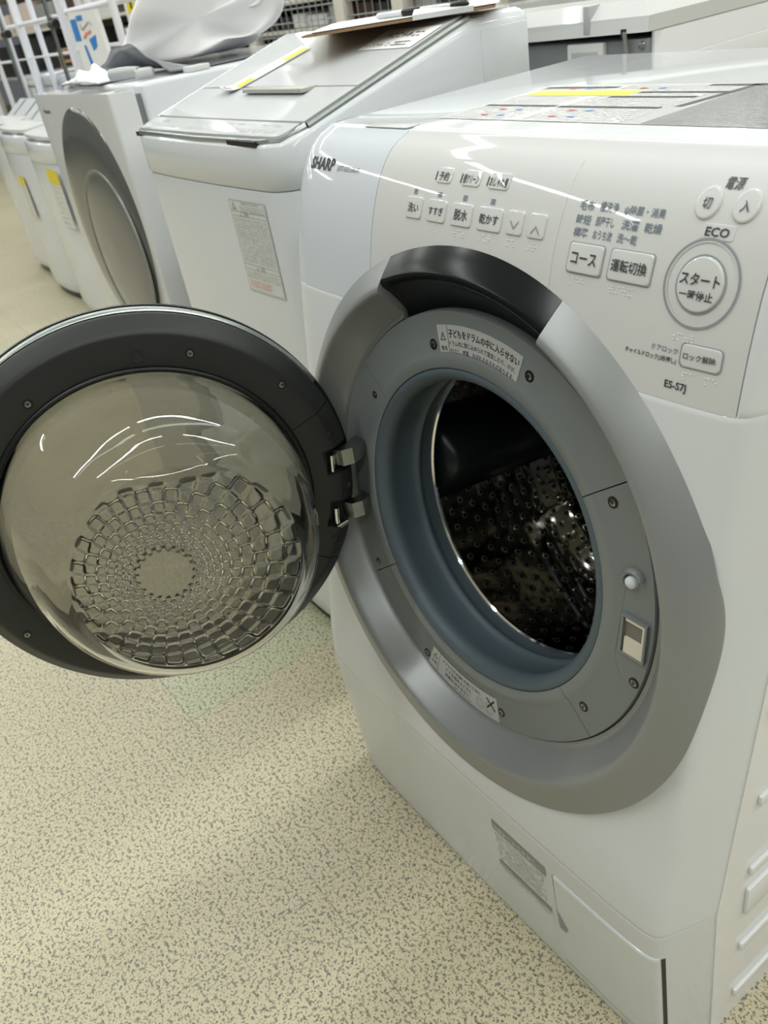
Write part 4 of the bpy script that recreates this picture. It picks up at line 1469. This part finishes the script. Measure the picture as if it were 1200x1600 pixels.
# ------------------------------------------------------------------ white laundry racks beyond the row
def rack(name, label, x0, x1, y0, y1, zs, rod, bar):
    o = thing(name, label, 'laundry rack', ((x0 + x1) / 2, (y0 + y1) / 2, 0))
    for x in (x0, x1):
        for y in (y0, y1):
            MB().tube([(x, y, .002), (x, y, 1.9)], .017, 10).build('pole', M['rack_white'], o)
    for z in zs:
        mb = MB()
        for y in (y0, y1):
            mb.tube([(x0, y, z), (x1, y, z)], .012, 8)
        for k in range(9):
            x = x0 + (x1 - x0) * k / 8
            mb.tube([(x, y0, z), (x, y1, z)], .0045, 6)
        mb.build('wire_shelf', M['rack_white'], o)
    if rod:
        MB().tube([(rod, y0 - .02, .002), (rod, y0 - .02, 1.9)], .011, 10).build('chrome_rod', M['steel'], o)
        MB().tube([(rod, y0 - .02, 1.235), (rod + .09, y0 - .02, 1.235)], .022, 10).build('rod_clamp', M['rubber'], o)
    mb = MB()
    for y in (y0, y1):
        mb.tube([(x0, y, bar), (x1, y, bar)], .006, 6)
    mb.build('cross_bar', M['rack_white'], o)
    return o
rack('laundry_rack', 'white tube laundry rack with a chrome rod, at left behind the washers', -5.05, -4.24, 1.09, 1.19, (1.265, 1.62), -4.375, 1.10)
rack('laundry_rack', 'white tube laundry rack right of the chrome rod, holding the blue printed pack', -3.885, -3.255, 1.0, 1.12, (1.27, 1.60), None, 1.115)
rack('laundry_rack', 'white tube laundry rack cut by the left picture edge', -6.2, -5.36, 1.09, 1.19, (1.27, 1.62), -5.36 + .03, 1.09)
pk = thing('hanging_pack', 'white and blue printed pack with a photo of tools, hung on the white rack', 'packaged item', (-3.55, .97, 1.14))
MB().add(*loft([[(x, .962 + d, z) for x, z in ((-3.73, 1.03), (-3.36, 1.06), (-3.385, 1.255), (-3.74, 1.262))] for d in (0, .018)])).build('pack', M['paper'], pk, False)
mb = MB()
PK = lambda a, b: (a, .9605, b)
rect(mb, PK, -3.73, -3.65, 1.15, 1.235)
rect(mb, PK, -3.64, -3.56, 1.225, 1.245)
mb.add([PK(-3.55, 1.15), PK(-3.45, 1.165), PK(-3.47, 1.12), PK(-3.53, 1.105)], [(0, 1, 2, 3)])
mb.add([PK(-3.64, 1.13), PK(-3.61, 1.13), PK(-3.58, 1.04), PK(-3.62, 1.035)], [(0, 1, 2, 3)])
mb.build('pack_print', M['blue'], pk, False)
mb = MB().tube([PK(-3.61, 1.215), PK(-3.60, 1.19), PK(-3.56, 1.20), PK(-3.50, 1.215), PK(-3.46, 1.205)], .003, 6)
mb.build('pack_print', M['wire'], pk)
mb = MB().tube([PK(-3.60, 1.16), PK(-3.56, 1.175), PK(-3.50, 1.18)], .006, 6)
mb.build('pack_print', M['orange'], pk)

# ------------------------------------------------------------------ display shelves at the back with their goods
FY = 2.3
KF = (FY + .456) / 3.456
def fx(x):
    return CAM[0] + (x - CAM[0]) * KF
def fz(z):
    return CAM[2] + (z - CAM[2]) * KF
sh = thing('display_shelf', 'long beige steel display shelf behind the laundry racks', 'shelf', (fx(-10.3), FY + .25, 0))
for x in (-14.5, -12.95, -9.55, -7.95):
    MB().box((fx(x) - .03, FY, .002), (fx(x) + .03, FY + .05, 2.1), .003).build('post', M['beige'], sh)
MB().box((fx(-14.5), FY + .5, .002), (fx(-7.9), FY + .52, 2.1)).build('back_panel', M['box_grey'], sh, False)
for z in (.74, 1.245, 1.68):
    MB().box((fx(-14.5), FY + .01, fz(z)), (fx(-7.9), FY + .50, fz(z) + .022), .002).build('shelf_board', M['beige'], sh)
goods = [
    ('carton', 'black appliance carton beside the cardboard tray box on the back shelf', 'box', -12.55, -11.15, .765, 1.19, 'box_dark'),
    ('carton', 'black flat carton left end of the lower back shelf', 'box', -14.0, -12.7, .765, 1.15, 'box_dark'),
    ('carton', 'black carton between cardboard tray box and brown case', 'box', -10.05, -9.4, .765, 1.18, 'box_dark'),
    ('carton', 'dark brown glossy case with a white tag on the back shelf', 'box', -8.95, -8.02, .765, 1.16, 'box_brown'),
    ('carton', 'tall pale pink carton beside the grey one on the upper back shelf', 'box', -12.55, -11.6, 1.285, 1.58, 'box_pink'),
    ('carton', 'grey carton in the middle of the upper back shelf', 'box', -11.45, -10.7, 1.285, 1.52, 'box_grey'),
    ('carton', 'dark brown carton right of the grey carton, upper back shelf', 'box', -10.55, -9.75, 1.285, 1.50, 'box_brown'),
    ('carton', 'white carton above the blue printed pack on the upper shelf', 'box', -9.55, -8.9, 1.285, 1.60, 'label_white'),
    ('carton', 'small dark carton beside the shelf post, upper back shelf', 'box', -8.8, -8.05, 1.285, 1.42, 'box_brown'),
    ('carton', 'pale pink carton at the left end of the upper back shelf', 'box', -13.6, -12.7, 1.285, 1.50, 'box_pink'),
]
for nm, lab, cat, x0, x1, z0, z1, mm in goods:
    o = MB().box((fx(x0), FY + .06, (fz(.74) if z0 < 1.18 else fz(1.245)) + .0225), (fx(x1), FY + .40, fz(z1)), .006, 2).build(nm, M[mm], None)
    tag(o, lab, cat)
    if 'white tag' in lab:
        MB().box((fx(-8.62), FY + .050, fz(1.02)), (fx(-8.50), FY + .062, fz(1.14))).build('paper_tag', M['paper'], o, False)
    if 'appliance' in lab:
        MB().box((fx(-12.2), FY + .052, fz(.85)), (fx(-11.5), FY + .062, fz(1.05)), .003).build('appliance_window', M['black_gloss'], o)
# open cardboard tray box
tb = thing('tray_box', 'open brown cardboard box with compartments on the back shelf', 'box', (fx(-10.6), FY + .2, fz(.765)))
mb = MB()
x0, x1, z0, z1 = fx(-11.05), fx(-10.15), fz(.74) + .0225, fz(1.04)
mb.box((x0, FY + .38, z0), (x1, FY + .40, z1))
mb.box((x0, FY + .05, z0), (x0 + .02, FY + .40, z1)).box((x1 - .02, FY + .05, z0), (x1, FY + .40, z1))
for z in (z0, (z0 + z1) / 2 - .01, z1 - .02):
    mb.box((x0, FY + .05, z), (x1, FY + .40, z + .02))
mb.build('carton_shell', M['cardboard'], tb, False)
# white column with a yellow sticker
col = MB().box((fx(-7.93), FY - .12, .002), (fx(-7.55), FY - .05, CEIL_Z - .005), .004).build('shelf_column', M['paper'], None)
tag(col, 'white shelf end column with a yellow sticker, left of the carrier bag', 'column')
rect(MB(), lambda a, b: (a, FY - .1215, b), fx(-7.86), fx(-7.66), fz(1.25), fz(1.37)).build('sticker', M['yellow'], col, False)
rnd = random.Random(9)
d_ = MB()
for k in range(3):
    dashes(d_, lambda a, b: (a, FY - .1225, b), fx(-7.86), fx(-7.68), fz(1.20) - k * .03, .02, rnd)
rect(d_, lambda a, b: (a, FY - .1225, b), fx(-7.78), fx(-7.73), fz(1.28), fz(1.34))
d_.build('sticker_print', M['ink'], col, False)

# wire-mesh shelf with small goods, right of the bag
ms = thing('mesh_shelf', 'grey wire-mesh display shelf behind the sloped lid washer', 'shelf', (-4.2, 2.5, 0))
MB().box((-5.6, 2.70, .002), (-2.2, 2.74, 1.7)).build('back_panel', M['mid_grey'], ms, False)
for x in (-4.55, -3.55, -3.05, -2.4):
    MB().box((x - .045, 2.28, .002), (x + .045, 2.34, 1.7), .003).build('post', M['beige'], ms)
for z in (.72, .855, .99, 1.13):
    MB().box((-5.6, 2.31, z), (-2.2, 2.70, z + .02), .002).build('shelf_board', M['beige'], ms)
mb = MB()
for k in range(52):
    x = -5.55 + k * .065
    mb.tube([(x, 2.30, .70), (x, 2.30, 1.45)], .003, 5)
for k in range(12):
    z = .72 + k * .065
    mb.tube([(-5.6, 2.30, z), (-2.2, 2.30, z)], .003, 5)
mb.build('wire_mesh', M['wire'], ms)
rnd = random.Random(14)
cols = ['box_dark', 'label_white', 'box_grey', 'box_dark', 'box_brown', 'label_grey']
names = {'box_dark': 'black', 'label_white': 'white', 'box_grey': 'grey', 'box_brown': 'brown', 'label_grey': 'pale grey'}
cnt = {}
for zi, z in enumerate((.742, .877, 1.012)):
    x = -5.3
    while x < -2.6:
        w_ = rnd.uniform(.10, .22)
        mm = rnd.choice(cols)
        h_ = rnd.uniform(.05, .095)
        o = MB().box((x, 2.36, z), (x + w_, 2.60, z + h_), .004, 1).build('small_carton', M[mm], None, False)
        tag(o, 'small %s carton behind the wire mesh on the %s shelf' % (names[mm], ('lower', 'middle', 'upper')[zi]), 'box', 'small %s cartons on the %s mesh shelf' % (names[mm], ('lower', 'middle', 'upper')[zi]))
        x += w_ + rnd.uniform(.01, .05)
# plain white shelf end panel beside the bag
ep = MB().box((-5.35, 2.12, .002), (-4.72, 2.20, 1.07), .006).build('end_panel', M['label_white'], None)
tag(ep, 'plain grey white shelf end panel under the drooping bag handle', 'panel')
